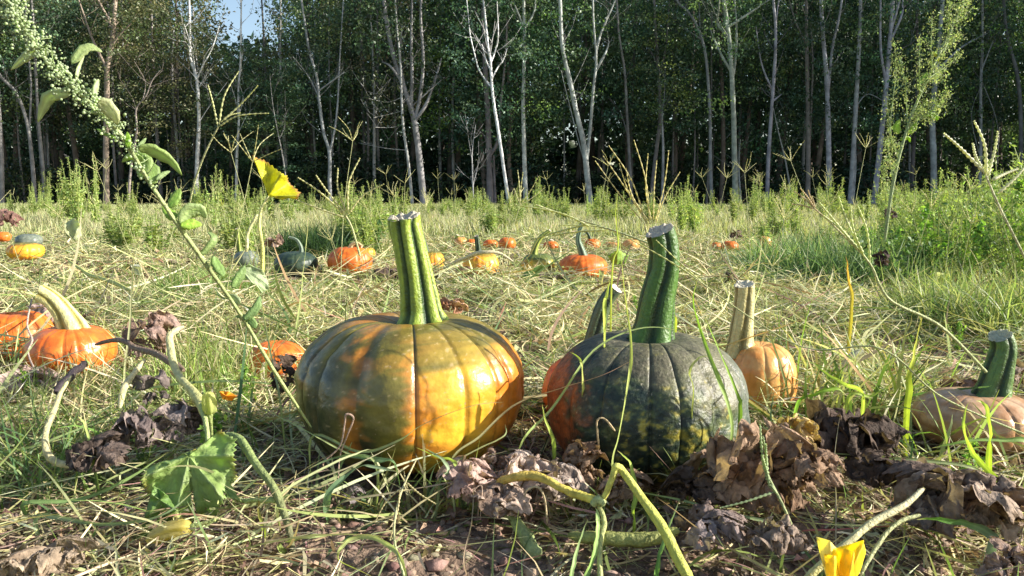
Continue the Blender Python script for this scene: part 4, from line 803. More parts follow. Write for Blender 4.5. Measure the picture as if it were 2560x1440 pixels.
def crumple(label, px, py, d, wpx, hpx, col=(.26, .17, .13), col2=(.42, .30, .23), seed=1, dome=.5, depth=.8, name='dry_leaf', tilt=0.0, res=(72, 30), fold=.34, group=None, edge=.15):
    """a shrivelled pumpkin leaf: rolled and folded papery lobes hanging from a gathered middle"""
    c = P(px, py, d); R = wpx/2/FPX*d; Hh = hpx/FPX*d; rs = np.random.default_rng(seed*13+5)
    cz = max(float(gh(c[0], c[1]))-.004, c[2]-Hh/2); mb = MB()
    big = wpx > 220; K = 26 if big else (14 if wpx > 90 else 8); G_ = 20 if wpx > 90 else 12
    a, b = np.meshgrid(np.linspace(-1, 1, G_), np.linspace(0, 1, G_)); col = np.asarray(col, float); col2 = np.asarray(col2, float)
    for k in range(K):
        core = k < K*.3
        an = 2*math.pi*(k*.618 % 1)+rs.normal()*.3; rr = (.25 if core else .62)*rs.random()**.5
        s = R*(.95 if core else rs.uniform(.42, .75))*(1 if big else 1.1)
        # outline of one lobe, ragged
        wdt = (.55+.25*rs.random())*np.sin(np.pi*np.clip(b*.86+.10, 0, 1))**.6*(1+.18*np.sin(b*17+k)+.10*np.sin(b*37+k*2))
        x = a*wdt; y = b*1.15
        # roll across and bend along
        kx = rs.uniform(1.0, 3.6)*rs.choice([-1, 1]); ky = rs.uniform(.5, 2.4)
        X = np.sin(x*kx)/kx; Z = (1-np.cos(x*kx))/kx
        Y = np.sin(y*ky)/ky; Z = Z-(1-np.cos(y*ky))/ky*1.0
        q = np.stack([a*.9, b*1.6, 0*a+k*3.1], -1)
        cr = np.abs(2*fbm(q*2.0, 2, seed+k)-1); fine = fbm(q*4.5, 2, seed+k+3)-.5; br = fbm(q*1.1, 2, seed-k+40)-.5
        Z = Z+.34*(.5-cr*2.0)*.6+.16*fine+.35*br; X = X+.30*(fbm(q*2.3, 2, seed+k+7)-.5); Y = Y+.30*(fbm(q*2.3, 2, seed+k+8)-.5)
        V = np.stack([X, Y, Z], -1)*s
        # orientation: points outward and down the heap
        pitch = (rs.uniform(-.2, .9) if core else rs.uniform(-.5, .6))*(1.3 if Hh > 1.2*R else .8); yaw = an-math.pi/2+rs.normal()*.5; rl = rs.normal()*.7
        cr_, sr_ = math.cos(rl), math.sin(rl); V = V@np.array([[cr_, 0, -sr_], [0, 1, 0], [sr_, 0, cr_]])
        cp_, sp2 = math.cos(pitch), math.sin(pitch); V = V@np.array([[1, 0, 0], [0, cp_, sp2], [0, -sp2, cp_]])
        cy_, sy_ = math.cos(yaw), math.sin(yaw); V = V@np.array([[cy_, sy_, 0], [-sy_, cy_, 0], [0, 0, 1]])
        V = V+np.array((R*rr*math.cos(an)*.75, R*depth*rr*math.sin(an)*.75, Hh*(.62 if core else .42)*(1-.55*rr)))
        V[..., 0] = np.clip(V[..., 0], -R*1.15, R*1.15); V[..., 1] = np.clip(V[..., 1], -R*1.0, R*1.0)
        zt = Hh*(1.05-.45*(V[..., 0]/R)**2); over = V[..., 2] > zt; V[..., 2] = np.where(over, zt+(V[..., 2]-zt)*.15, V[..., 2])
        V[..., 2] = np.where(V[..., 2] < 0, V[..., 2]*.1+.003*fine, V[..., 2])
        tone = rs.uniform(.0, .9); vein = np.exp(-(np.sin(a*4.5+b*3)/.16)**2)*.3
        C = mixc(col, col2, np.clip(tone+.8*fine+.6*(.3-cr)+vein, 0, 1))
        i = np.arange(G_-1)[:, None]*G_; j = np.arange(G_-1)[None, :]
        F = np.stack([i+j, i+j+1, i+G_+j+1, i+G_+j], -1).reshape(-1, 4)
        hole = fbm(np.stack([a, b*1.3, 0*a+k], -1)*2.6, 2, seed+70)[:-1, :-1].ravel() > .74
        mb.add(V+np.array((c[0], c[1], cz)), F[~hole], np.clip(C, .01, .9).reshape(-1, 3))
    ob = mb.build(name, M_DRY)
    return tag(ob, label, 'dry leaf', group or 'shrivelled leaves on the ground')

BR1, BR2 = (.17, .10, .06), (.40, .27, .18); DK1, DK2 = (.045, .030, .022), (.14, .095, .07); GY1, GY2 = (.15, .10, .075), (.38, .29, .22)
crumple('big heap of shrivelled brown leaf in front of dark green pumpkin', 1890, 1150, .93, 330, 190, BR1, BR2, 3, .9, .6, res=(150, 60))
crumple('curled brown leaf lump on right shoulder of the big brown heap', 2020, 1150, .90, 150, 130, BR1, BR2, 4, .7, .7, res=(90, 40))
crumple('yellow brown curled leaf top behind the big brown heap', 1990, 1075, 1.0, 110, 80, (.45, .30, .10), (.68, .52, .28), 6, .7, .6)
crumple('black rotten leaf ridge right behind the big brown heap', 2110, 1065, 1.05, 260, 100, DK1, DK2, 7, .6, .5, res=(110, 40))
crumple('dark wrinkled leaf at the foot of the brown heap, left side', 1730, 1215, .92, 160, 70, DK1, DK2, 8, .4, .7)
crumple('grey brown curled leaf at lower right behind the broad blade', 2390, 1235, .86, 300, 120, GY1, GY2, 9, .6, .6, res=(130, 50))
crumple('small brown folded leaf above the broad green blade at right', 2500, 1265, .84, 170, 130, BR1, GY2, 10, .7, .7)
crumple('brown leaf tent with yellow inside, before the dark green pumpkin', 1465, 1150, .99, 105, 130, BR1, BR2, 11, 1.0, .7, fold=.25)
crumple('pale brown torn leaf between the two big pumpkins, in front', 1310, 1180, .97, 170, 70, (.38, .27, .22), (.62, .50, .42), 12, .5, .7)
crumple('ragged pinkish brown leaf left below the gap between pumpkins', 1170, 1200, .95, 150, 90, (.34, .22, .18), (.58, .42, .36), 13, .5, .7)
crumple('small curled brown leaf under the right edge of left big pumpkin', 1235, 1160, 1.02, 90, 60, BR1, (.6, .48, .42), 14, .6, .7)
crumple('purplish grey crumpled leaf lying left, below the pale petiole', 350, 1060, 1.10, 150, 90, (.13, .095, .09), (.36, .29, .26), 15, .5, .8, res=(100, 40))
crumple('second purplish crumpled leaf joined right of the grey one', 450, 1045, 1.12, 130, 90, (.12, .09, .085), (.34, .27, .24), 16, .6, .8, res=(100, 40))
crumple('upright brown withered leaf right of the orange pumpkin, left side', 372, 830, 1.55, 120, 125, BR1, (.44, .31, .27), 17, 1.0, .5, fold=.3, res=(110, 44))
crumple('flat pinkish brown leaf in front of the left orange pumpkins', 75, 945, 1.62, 150, 50, (.32, .22, .19), (.56, .42, .36), 18, .4, .8)
crumple('brown leaf behind the yellow stem of the left pumpkin', 90, 790, 2.15, 120, 50, BR1, (.5, .36, .32), 19, .5, .8)
crumple('dark hanging leaf touching the left flank of big pumpkin', 705, 925, 1.35, 75, 150, DK1, DK2, 20, 1.0, .8, fold=.3)
crumple('dark stringy leaf in the shade left of the green leaf', 390, 960, 1.3, 90, 140, (.10, .08, .075), (.24, .19, .17), 21, 1.0, .8)
crumple('brown wrinkled leaf behind the top of the left big pumpkin', 1128, 762, 1.75, 75, 38, (.26, .10, .05), (.55, .34, .22), 22, .6, .8)
crumple('reddish brown dried leaf at the upper left edge of the field', 8, 535, 1.9, 70, 62, (.20, .11, .09), (.36, .23, .19), 23, .8, .8, fold=.25)
crumple('black shrivelled leaf under the row of middle pumpkins', 1370, 710, 3.5, 150, 34, DK1, DK2, 24, .5, .8)
crumple('dark torn leaf below the yellow orange middle pumpkin', 1170, 690, 3.6, 90, 40, DK1, (.25, .16, .12), 25, .7, .8)
crumple('dead leaf lying left of the big stem in the middle field', 975, 680, 3.7, 80, 26, DK1, (.3, .22, .18), 26, .5, .8)
crumple('dark dry leaf hanging on a weed in the right field', 2200, 640, 2.6, 44, 66, (.05, .03, .025), (.12, .08, .06), 27, .9, .6)
crumple('small dark dried leaf head on the tall right weed', 2225, 530, 2.0, 32, 36, (.07, .05, .045), (.16, .12, .1), 28, .9, .8)
crumple('brown leaf above the red orange pumpkin in right field', 1840, 585, 5.5, 30, 26, (.12, .07, .06), (.3, .2, .16), 29, .8, .8)
crumple('purple brown leaf right of the tan pumpkin stem', 2545, 930, 1.45, 90, 60, GY1, GY2, 30, .6, .8)
crumple('dark leaf above the tan pumpkin at right', 2400, 960, 1.42, 90, 40, DK1, (.25, .17, .15), 31, .6, .8)
crumple('grey streaked dead leaf flat under the right yellow petiole', 1775, 1310, .84, 180, 60, GY1, (.34, .27, .25), 32, .3, .8)
crumple('torn grey brown leaf at the foot of the gap between pumpkins', 1390, 1200, .95, 150, 60, GY1, (.52, .42, .35), 41, .5, .7)
crumple('light brown leaf edge under the yellow orange stalk', 1250, 1245, .91, 150, 50, (.22, .15, .11), (.50, .38, .30), 42, .5, .7)
crumple('brown leaf scraps at the base of the dark green pumpkin', 1560, 1205, .96, 130, 50, BR1, BR2, 43, .5, .7)
crumple('dark rotting leaf in the shade right of the brown heap', 2190, 1165, .97, 170, 50, DK1, (.20, .14, .10), 44, .5, .7)
crumple('grey brown leaf lying in the lower right, left of the flower stalk', 1960, 1330, .80, 170, 60, (.15, .11, .09), (.34, .26, .2), 45, .4, .7)
crumple('brown leaf flakes at the bottom left of the photo', 120, 1380, .80, 200, 50, (.22, .16, .11), (.46, .36, .26), 46, .4, .7)
crumple('dark leaf remains under the looping pale stalk', 240, 1130, 1.02, 160, 50, DK1, (.24, .18, .15), 47, .4, .7)
crumple('brown bits of leaf in lower right corner of the photo', 2520, 1400, .76, 160, 70, BR1, (.4, .3, .26), 33, .5, .8)
crumple('small dark leaf lump on soil below the left big pumpkin', 870, 1235, .97, 80, 60, DK1, (.26, .22, .22), 34, .6, .8)
crumple('blackish leaf scrap behind the right dry pumpkin stem', 1830, 690, 3.0, 40, 46, DK1, DK2, 35, .7, .8)
crumple('brown leaf right of middle dark green pumpkin', 685, 600, 4.6, 44, 34, BR1, (.5, .36, .3), 36, .7, .8)

# big green pumpkin leaf with its stalk and vine
lf = traced_leaf([(548,1078),(585,1100),(580,1150),(588,1190),(572,1205),(598,1248),(560,1240),(545,1262),(538,1310),(515,1292),(490,1290),(490,1250),(482,1215),(476,1245),(480,1290),(455,1300),(430,1285),(400,1270),(402,1235),(372,1232),(358,1205),(368,1170),(400,1155),(425,1160),(455,1135),(500,1120),(518,1100)],
 (472, 1140), .93, .30, .022, (.36, .49, .16), (.54, .64, .34), serr=.07, label='large ragged green pumpkin leaf drooping over the near ground', nv=7, edge=(.5, .42, .12), rings=18, sub=8)
traced_leaf([(385,1215),(420,1240),(440,1275),(418,1320),(370,1350),(335,1345),(360,1300),(372,1255)], (400, 1250), .90, -.25, .02, (.20, .33, .09), (.4, .5, .25), serr=.05, label='smaller green leaf lobe under the large ragged leaf', seed=2, nv=4)
vine([(470,1140,.93),(500,1128,.97),(520,1110,1.0),(515,1060,1.02),(500,1010,1.04)], [7,9,12,16,20], (.42,.50,.2), label='pale stalk rising behind the large ragged green leaf', cat='leaf stalk', name='leaf_stalk')
vine([(565,1088,1.0),(600,1100,.97),(640,1160,.93),(680,1215,.90),(700,1258,.89),(722,1330,.87),(740,1400,.85)], [20,26,26,24,26,20,16], (.30,.40,.13), label='thick green vine arching down right of the ragged leaf', col2=(.16,.15,.08))
vine([(590,1252,.92),(640,1250,.905),(695,1250,.895)], [13,18,22], (.36,.44,.14), label='short green stalk joining the vine right of the ragged leaf', name='leaf_stalk', cat='leaf stalk')
# closed yellowish flowers
def closed_flower(label, a, b, w, col, col2, d):
    t = empty('squash_flower', P(a[0], a[1], d), label, 'flower')
    pa, pb = P(a[0], a[1], d), P(b[0], b[1], d); k = d/FPX/2
    q = smooth_path([pa, (pa+pb)/2+(0, 0, .004), pb], 16)
    prof = np.interp(np.linspace(0, 1, 16), [0, .12, .45, .8, 1], [.45, .9, 1, .75, .3])*w*k
    mb = MB(); tube(mb, q, prof, 30, mixc(col, col2, np.linspace(0, 1, 16)), 6, .2, 1.2, rough=.12); mb.build('petals', M_PETAL, t)
    mb = MB(); dd = pa-pb; dd /= np.linalg.norm(dd); tube(mb, smooth_path([pa-dd*.003, pa+dd*.012, pa+dd*.03], 6), np.array([.45, .45, .3, .25, .22, .2])*w*k, 8, (.30, .36, .12)); mb.build('calyx', M_VINE, t)
closed_flower('withered closed yellow flower lying under the ragged leaf', (478, 1318), (368, 1352), 44, (.62, .52, .14), (.72, .62, .30), .86)
closed_flower('small pale flower bud at the tip of the pale stalk', (525, 1035), (520, 980), 34, (.42, .48, .16), (.60, .60, .22), 1.03)
traced_leaf([(548,978),(575,980),(592,990),(580,1003),(556,998)], (565, 990), 1.1, 0, .01, (.75, .38, .03), (.85, .5, .05), label='scrap of orange petal beside the pale flower bud', name='petal_scrap', cat='petal', mat=M_PETAL)
# open yellow flower at the bottom right
t = empty('squash_flower', P(2100, 1450, .72), 'bright yellow squash flower at the bottom right edge', 'flower')
for ol, c0, s, cl in (([(2040,1342),(2075,1352),(2095,1375),(2092,1440),(2085,1480),(2065,1440),(2052,1395)], (2080,1470), 1, (.92, .82, .30)),
                      ([(2085,1372),(2120,1362),(2158,1350),(2165,1380),(2150,1430),(2120,1480),(2080,1480),(2078,1420)], (2105,1476), 2, (.92, .76, .05)),
                      ([(2110,1372),(2135,1380),(2140,1430),(2125,1475),(2100,1480),(2095,1420)], (2115,1478), 3, (.90, .70, .04)),
                      ([(2060,1385),(2090,1390),(2100,1440),(2095,1485),(2070,1480)], (2085,1480), 4, (.92, .74, .05))):
    traced_leaf(ol, c0, .72-.006*s, -.2, .012, cl, (.9, .72, .2), name='petal', mat=M_PETAL, seed=s, parent=t, nv=9, cup=.01)
vine([(2010,1455,.74),(2090,1380,.75),(2180,1310,.77),(2270,1255,.80),(2310,1220,.82)], [26,26,24,20,14], (.52,.52,.24), label='thick pale hairy stalk rising right from the yellow flower', name='leaf_stalk', cat='leaf stalk', col2=(.56,.50,.33))
vine([(2150,1440,.74),(2190,1370,.76),(2240,1310,.78),(2300,1287,.79)], [10,14,13,12], (.46,.48,.24), label='thin pale stalk leading into the broad green blade', name='leaf_stalk', cat='leaf stalk')
blade([(2292,1296,.79),(2350,1298,.80),(2420,1306,.81),(2470,1330,.82),(2480,1356,.82)], 34, (.14,.34,.03), 'broad bright green grass blade arching at lower right', (.20,.30,.22), roll=.3)
# yellow petioles in front
YP = (.62, .60, .10); YP2 = (.70, .68, .16)
vine([(1500,1262,.87),(1520,1215,.87),(1535,1178,.87),(1546,1168,.87),(1560,1180,.87),(1600,1240,.85),(1655,1315,.82),(1700,1400,.79),(1730,1460,.77)], [18,20,24,26,24,28,32,36,40], YP2, label='sharply bent yellow leaf stalk in front of dark green pumpkin', name='leaf_stalk', cat='leaf stalk', col2=(.55,.58,.12), n=44)
vine([(1245,1205,.93),(1290,1190,.92),(1350,1196,.91),(1400,1220,.89),(1450,1240,.88),(1497,1255,.87)], [26,30,30,26,28,24], (.62,.42,.10), label='yellow orange rotting stalk lying left of the bent yellow stalk', name='leaf_stalk', cat='leaf stalk', col2=(.66,.60,.12), rough=.12)
vine([(1497,1262,.87),(1510,1300,.86),(1500,1370,.83),(1505,1460,.79)], [14,16,16,18], (.50,.52,.2), label='pale stalk dropping straight down from the yellow stalk joint', name='leaf_stalk', cat='leaf stalk')
vine([(1230,1262,.93),(1280,1290,.90),(1320,1350,.87),(1350,1390,.85)], [18,34,44,40], (.24,.28,.09), label='mottled green vine segment half buried in soil, front centre', col2=(.32,.38,.16), rough=.08)
vine([(1420,1340,.87),(1500,1345,.85),(1600,1350,.84),(1700,1330,.84)], [30,44,46,30], (.30,.32,.10), label='thick olive vine lying across under the yellow stalks', rough=.08)
vine([(1480,1262,.87),(1495,1250,.868),(1512,1262,.866)], [22,30,20], (.50,.56,.24), label='knobbly pale green joint of the yellow stalks', name='vine_joint', rough=.25)
# pale petioles at left
PL = (.66, .62, .34)
vine([(462,818,1.35),(430,835,1.33),(424,870,1.30),(440,930,1.24),(465,965,1.18),(495,1000,1.12),(505,1035,1.08)], [14,22,24,24,24,30,20], PL, label='pale curved leaf stalk left of the big front pumpkin', name='leaf_stalk', cat='leaf stalk', col2=(.56,.54,.2), n=40)
vine([(178,940,1.25),(150,985,1.18),(132,1035,1.12),(112,1090,1.07),(118,1135,1.04),(150,1158,1.03),(210,1158,1.03),(290,1142,1.05)], [10,14,18,18,22,22,22,12], (.66,.60,.30), label='pale yellow stalk looping round at the lower left', name='leaf_stalk', cat='leaf stalk', n=44, col2=(.55,.48,.28))
vine([(362,900,1.3),(325,945,1.24),(305,985,1.18),(300,1020,1.14)], [14,18,20,10], (.64,.57,.30), label='short yellow brown stalk right of the looping one', name='leaf_stalk', cat='leaf stalk')
vine([(240,860,1.6),(300,850,1.5),(340,868,1.45),(400,890,1.38),(460,925,1.3)], [12,16,18,20,22], (.20,.13,.10), label='brown dry vine crossing in front of the left orange pumpkin', rough=.1, col2=(.26,.18,.12))
vine([(215,905,1.5),(170,945,1.35),(140,985,1.3)], [20,26,20], (.06,.045,.05), label='blackened rotten vine end below the left orange pumpkin', rough=.25)
vine([(80,745,1.85),(68,810,1.75),(80,850,1.7),(70,880,1.68),(85,920,1.62),(100,930,1.6)], [6,6,7,6,6,5], (.55,.42,.34), label='thin pinkish dry tendril hanging before the left orange pumpkins', name='tendril', cat='tendril')
vine([(170,650,3.4),(220,685,3.2),(280,705,3.0),(350,740,2.8)], [7,12,13,8], (.50,.52,.18), label='yellow green stalk lying in the field above left pumpkins', name='leaf_stalk', cat='leaf stalk')
vine([(1105,672,3.7),(1150,650,3.6),(1200,632,3.5),(1245,632,3.5),(1285,655,3.5)], [6,10,12,9,6], (.66,.58,.38), label='long pale stalk arched in front of the centre middle pumpkin', name='leaf_stalk', cat='leaf stalk')
# dry tendrils
vine([(825,1178,1.0),(808,1158,1.0),(850,1115,1.0),(862,1060,1.0),(866,1036,1.0),(884,1046,1.0),(868,1090,1.0),(850,1140,1.0),(846,1200,.98)], [4,5,6,6,8,6,5,5,4], (.52,.36,.27), label='knotted dry pink tendril in front of the left big pumpkin', name='tendril', cat='tendril', n=60, sides=6)
vine([(1496,1115,1.0),(1492,1060,1.0),(1500,1046,1.0),(1516,1050,1.0),(1538,1078,.99)], [7,6,6,6,7], (.55,.42,.24), label='hooked dry stalk of the brown leaf tent', name='leaf_stalk', cat='leaf stalk')
vine([(1195,1290,.9),(1196,1240,.9),(1186,1225,.9),(1205,1218,.9),(1200,1300,.89)], [4,4,4,4,3], (.5,.36,.26), label='thin brown tendril dangling over the soil, front centre', name='tendril', cat='tendril', n=40, sides=6)
vine([(1310,1250,.9),(1318,1225,.9),(1345,1218,.9),(1362,1250,.9),(1368,1310,.9)], [6,7,8,7,5], (.55,.44,.26), label='brown hooked tendril below the yellow orange stalk', name='tendril', cat='tendril', n=40)

# yellow leaf standing on its stalk
t = empty('yellow_leaf_plant', P(655, 700, 1.9), 'bright yellow torn leaf standing on a long pale stalk', 'leaf')
traced_leaf([(632,392),(660,402),(690,425),(716,442),(722,458),(748,482),(742,498),(722,494),(705,500),(690,490),(672,494),(668,470),(655,440),(640,415)], (672, 490), 1.9, .1, .05, (.62, .60, .03), (.75, .78, .2), serr=.05, name='leaf_blade', parent=t, nv=6, edge=(.45, .22, .08))
vine([(655,690,1.9),(656,620,1.9),(648,560,1.9),(655,520,1.9),(672,490,1.9)], [12,12,10,8,7], (.62,.62,.16), name='stalk', parent=t, col2=(.68,.68,.34))
vine([(645,535,1.95),(622,575,1.95),(616,630,1.95)], [8,9,10], (.66,.66,.34), label='second pale stalk bending left beside the yellow leaf', name='leaf_stalk', cat='leaf stalk')
# light leaves on the ground / field
traced_leaf([(595,668),(625,662),(655,675),(668,700),(672,722),(655,730),(640,712),(618,698)], (600, 668), 1.45, -.1, .02, (.42, .50, .30), (.6, .65, .45), label='pale grey green leaf left of the dark green middle pumpkin', seed=4, nv=5, serr=.04)
traced_leaf([(1300,700),(1312,680),(1345,664),(1375,662),(1350,680),(1342,700),(1320,708)], (1310, 702), 3.4, -.3, .03, (.24, .36, .10), (.5, .6, .3), label='folded green leaf in front of the yellow olive pumpkin', seed=5)
traced_leaf([(160,560),(185,545),(200,560),(205,590),(185,600),(165,590)], (182, 598), 3.6, 0, .04, (.50, .54, .34), (.7, .7, .5), label='pale cupped leaf standing in grass at the left', seed=6)
traced_leaf([(1520,640),(1545,625),(1570,640),(1560,665),(1535,668)], (1542, 665), 4.0, 0, .05, (.30, .44, .08), (.5, .6, .2), label='light green leaf right of the broad orange middle pumpkin', seed=7, serr=.08)
traced_leaf([(2320,690),(2345,680),(2375,688),(2380,705),(2350,712),(2325,705)], (2350, 710), 2.8, -.2, .04, (.50, .55, .12), (.6, .65, .3), label='yellow green leaf lying in the right part of the field', seed=8)
traced_leaf([(325,662),(345,660),(358,675),(352,692),(338,685)], (330, 664), 2.9, -.1, .02, (.66, .66, .58), (.75, .75, .68), label='whitish leaf tip shining in the left field', seed=9)

# tall weed leaning across the left foreground
def leaf_px(pts, d, col, name='leaf', parent=None, seed=0, fold=.006, w=None, mat=M_LEAF):
    """slender leaf: pts centre line in photo pixels; w width px"""
    q = smooth_path([P(x, y, d+k*.004) for k, (x, y) in enumerate(pts)], 12); T, U, B = frames(q); t = np.linspace(0, 1, 12)
    ww = w*d/FPX/2*np.clip(np.sin(np.pi*np.clip(t, 0, 1)**.75)**.8, .06, 1)*(1+.12*np.sin(t*25+seed))
    view = q-np.array((0, 0, CAMH)); s = np.cross(T, view); s /= np.linalg.norm(s, axis=1)[:, None]; nn = np.cross(T, s)
    a = .5*math.sin(seed*1.7); s2 = s*math.cos(a)+nn*math.sin(a); n2 = np.cross(T, s2)
    V = np.stack([q-s2*ww[:, None], q-s2*ww[:, None]*.5+n2*(ww*.22)[:, None], q, q+s2*ww[:, None]*.5+n2*(ww*.22)[:, None], q+s2*ww[:, None]], 1)
    C = np.tile(np.asarray(col, float), (60, 1)).reshape(12, 5, 3); C[:, 2] = np.minimum(C[:, 2]*1.35, .9)
    i = np.arange(11)[:, None]*5; j = np.arange(4)[None, :]
    mb = MB(); mb.add(V, np.stack([i+j, i+j+1, i+5+j+1, i+5+j], -1).reshape(-1, 4), C.reshape(-1, 3))
    ob = mb.build(name, mat, parent); sm = ob.modifiers.new('thickness', 'SOLIDIFY'); sm.thickness = .0004; return ob
t = empty('tall_weed', P(778, 1068, 1.06), 'tall green weed with seed clusters leaning across left foreground', 'weed')
STM = [(778,1068,1.06),(690,935,1.02),(600,785,.98),(500,640,.93),(440,555,.90),(370,450,.87),(290,320,.84),(190,225,.81),(100,130,.79),(30,20,.77),(-30,-90,.75)]
vine(STM, [12,13,13,14,13,12,11,10,9,8,5], (.40,.46,.18), name='stalk', parent=t, n=80, col2=(.34,.44,.22), sides=8)
WL = [([(90,125),(75,135),(55,150),(28,175)], 26, (.50,.56,.30), 1), ([(178,235),(130,238),(112,262),(95,305)], 30, (.46,.54,.30), 2), ([(180,160),(200,132),(225,118),(255,130)], 26, (.36,.44,.20), 3),
      ([(190,200),(196,170),(210,140)], 9, (.45,.5,.3), 8), ([(235,240),(240,215),(246,198)], 14, (.40,.48,.26), 4), ([(245,255),(262,262),(285,288),(292,310)], 40, (.52,.56,.32), 5), ([(290,345),(265,335),(242,322)], 10, (.30,.46,.08), 6),
      ([(322,370),(320,350),(318,330)], 15, (.28,.44,.06), 7), ([(345,370),(365,345)], 10, (.32,.42,.2), 9), ([(352,450),(362,420),(358,400),(335,392),(310,396)], 44, (.30,.42,.14), 10), ([(375,460),(385,430),(375,405)], 32, (.26,.38,.12), 11),
      ([(345,372),(370,372),(400,385),(430,405),(455,438)], 34, (.36,.48,.16), 12), ([(390,450),(408,436),(425,428)], 12, (.32,.42,.2), 13), ([(425,520),(440,492),(450,472)], 26, (.28,.42,.10), 14), ([(440,548),(425,535),(405,515)], 26, (.30,.46,.08), 15),
      ([(450,560),(470,530),(500,525),(515,545)], 40, (.36,.46,.20), 16), ([(452,565),(475,560),(505,562)], 30, (.34,.5,.08), 17), ([(360,400),(330,390),(305,405)], 20, (.34,.46,.16), 18),
      ([(560,690),(540,660),(535,640)], 26, (.22,.34,.10), 19), ([(580,720),(600,690),(612,665)], 24, (.26,.38,.14), 20), ([(600,760),(585,745),(560,738)], 22, (.36,.42,.24), 21), ([(640,820),(625,800),(590,790)], 20, (.24,.36,.12), 22), ([(500,640),(535,600),(520,580)], 20, (.3,.4,.16), 23), ([(610,800),(640,770),(650,740)], 22, (.24,.36,.14), 24)]
def stem_depth(x, y):
    s = np.array(STM); k = np.argmin((s[:, 0]-x)**2+(s[:, 1]-y)**2); return s[k, 2]
for pts, w, c, sdd in WL: leaf_px(pts, stem_depth(*pts[0]), c, parent=t, seed=sdd, w=w)
# seed clusters: little balls crowded on short side stalks
mb = MB(); th = (1+5**.5)/2; ico = np.array([(-1,th,0),(1,th,0),(-1,-th,0),(1,-th,0),(0,-1,th),(0,1,th),(0,-1,-th),(0,1,-th),(th,0,-1),(th,0,1),(-th,0,-1),(-th,0,1)], float)/1.9
fi = np.array([(0,11,5),(0,5,1),(0,1,7),(0,7,10),(0,10,11),(1,5,9),(5,11,4),(11,10,2),(10,7,6),(7,1,8),(3,9,4),(3,4,2),(3,2,6),(3,6,8),(3,8,9),(4,9,5),(2,4,11),(6,2,10),(8,6,7),(9,8,1)])
sp_ = smooth_path([P(*p) for p in STM], 200); k0 = 96
for k in range(k0, 200):
    tt = (k-k0)/(200-k0); dens = 15 if tt > .12 else 4
    if .08 < tt < .16: dens = 6
    for _ in range(dens):
        rr = (.003+.013*random.random()*(.35+1.1*abs(math.sin(k*.42))))*(1 if tt > .1 else .6)
        v3 = RNG.normal(size=3); v3 /= np.linalg.norm(v3); c = sp_[k]+v3*rr
        s = random.uniform(.0007, .0019); mb.add(ico*s+c, fi, np.array((.46, .54, .36))*random.uniform(.65, 1.2))
tag(mb.build('seed_clusters', M_WEED, t), kind='stuff')
mb = MB()
for k in range(k0, 198, 5):
    v3 = RNG.normal(size=3); v3 /= np.linalg.norm(v3); tube(mb, [sp_[k], sp_[k]+v3*.008, sp_[k]+v3*.02+(0, 0, .004)], [.0009, .0007, .0004], 4, (.36, .46, .22), cap=False)
tag(mb.build('side_stalks', M_WEED, t), kind='stuff')

# feathery tall weed on the right
def feather_weed(label, stem, d, branches, seed=0, dens=1.0, w=12, col=(.30,.38,.18), leafc=((.34,.42,.20),(.26,.36,.14),(.42,.48,.26)), group=None, name='tall_weed', ls=(.004,.011)):
    base = P(stem[0][0], stem[0][1], d); t = empty(name, base, label, 'weed', group)
    path = [(x, y, d) for x, y in stem]; vine(path, [w, w*.8, w*.6, w*.4], col, name='stalk', parent=t, n=40, sides=6)
    br = MB(); lv = MB(); sp = smooth_path([P(*p) for p in path], 120)
    for b in branches:
        q = smooth_path([P(x, y, d+random.uniform(-.06, .06)*(i > 0)) for i, (x, y) in enumerate(b)], 16)
        tube(br, q, np.linspace(w*.3, w*.12, 16)*d/FPX/2, 4, np.asarray(col), cap=False)
        n = int(len(b)*42*dens); k = RNG.integers(2, 16, n); off = RNG.normal(size=(n, 3))*.0075*(d/1.6)*(.35+.9*np.abs(np.sin(k*1.9)))[:, None]
        sz = RNG.uniform(ls[0], ls[1], n)*d/1.6; dirs = runit(n, .5)
        leaves(lv, q[k]+off, runit(n, .3), dirs, sz, sz*.4, pick(leafc, n, .2), .2, .1)
    tag(br.build('branches', M_WEED, t), kind='stuff'); tag(lv.build('seed_sprays', M_WEED, t, smooth=False), kind='stuff')
    return t
fw = feather_weed('tall feathery weed rising to the top at the right', [(2212,600),(2226,500),(2246,400),(2275,300),(2310,215),(2360,110),(2412,5)], 1.7,
 [[(2246,400),(2226,330),(2232,250),(2240,180),(2236,110)], [(2250,385),(2228,350),(2218,250)], [(2262,340),(2290,300),(2340,270),(2370,225)], [(2270,320),(2265,250),(2262,200),(2250,150)], [(2280,290),(2310,260),(2350,260)],
  [(2290,260),(2320,200),(2360,170),(2400,135)], [(2300,235),(2298,160),(2300,100)], [(2330,175),(2328,110),(2330,40)], [(2345,140),(2370,110),(2400,90)], [(2370,95),(2372,50),(2378,10)], [(2390,55),(2410,40),(2420,0)], [(2232,450),(2222,380),(2215,350)], [(2240,420),(2215,400)],
  [(2320,190),(2355,140),(2385,60),(2412,0)], [(2275,300),(2300,280),(2330,300),(2365,240)], [(2226,500),(2215,460),(2207,420)], [(2310,210),(2340,190),(2355,195)]], dens=2.0, ls=(.003, .0075))
for pts, w, c, sdd in (([(2246,335),(2242,318),(2250,298)], 20, (.34,.5,.06), 1), ([(2268,335),(2285,320),(2290,305)], 14, (.34,.5,.06), 2), ([(2300,210),(2310,195),(2318,180)], 14, (.30,.44,.1), 3), ([(2315,285),(2335,290),(2345,300)], 14, (.3,.46,.08), 4), ([(2250,350),(2270,345),(2275,355)], 10, (.34,.5,.06), 5), ([(2330,130),(2345,145),(2345,155)], 7, (.5,.5,.05), 6)):
    leaf_px(pts, 1.7, c, parent=fw, seed=sdd, w=w)

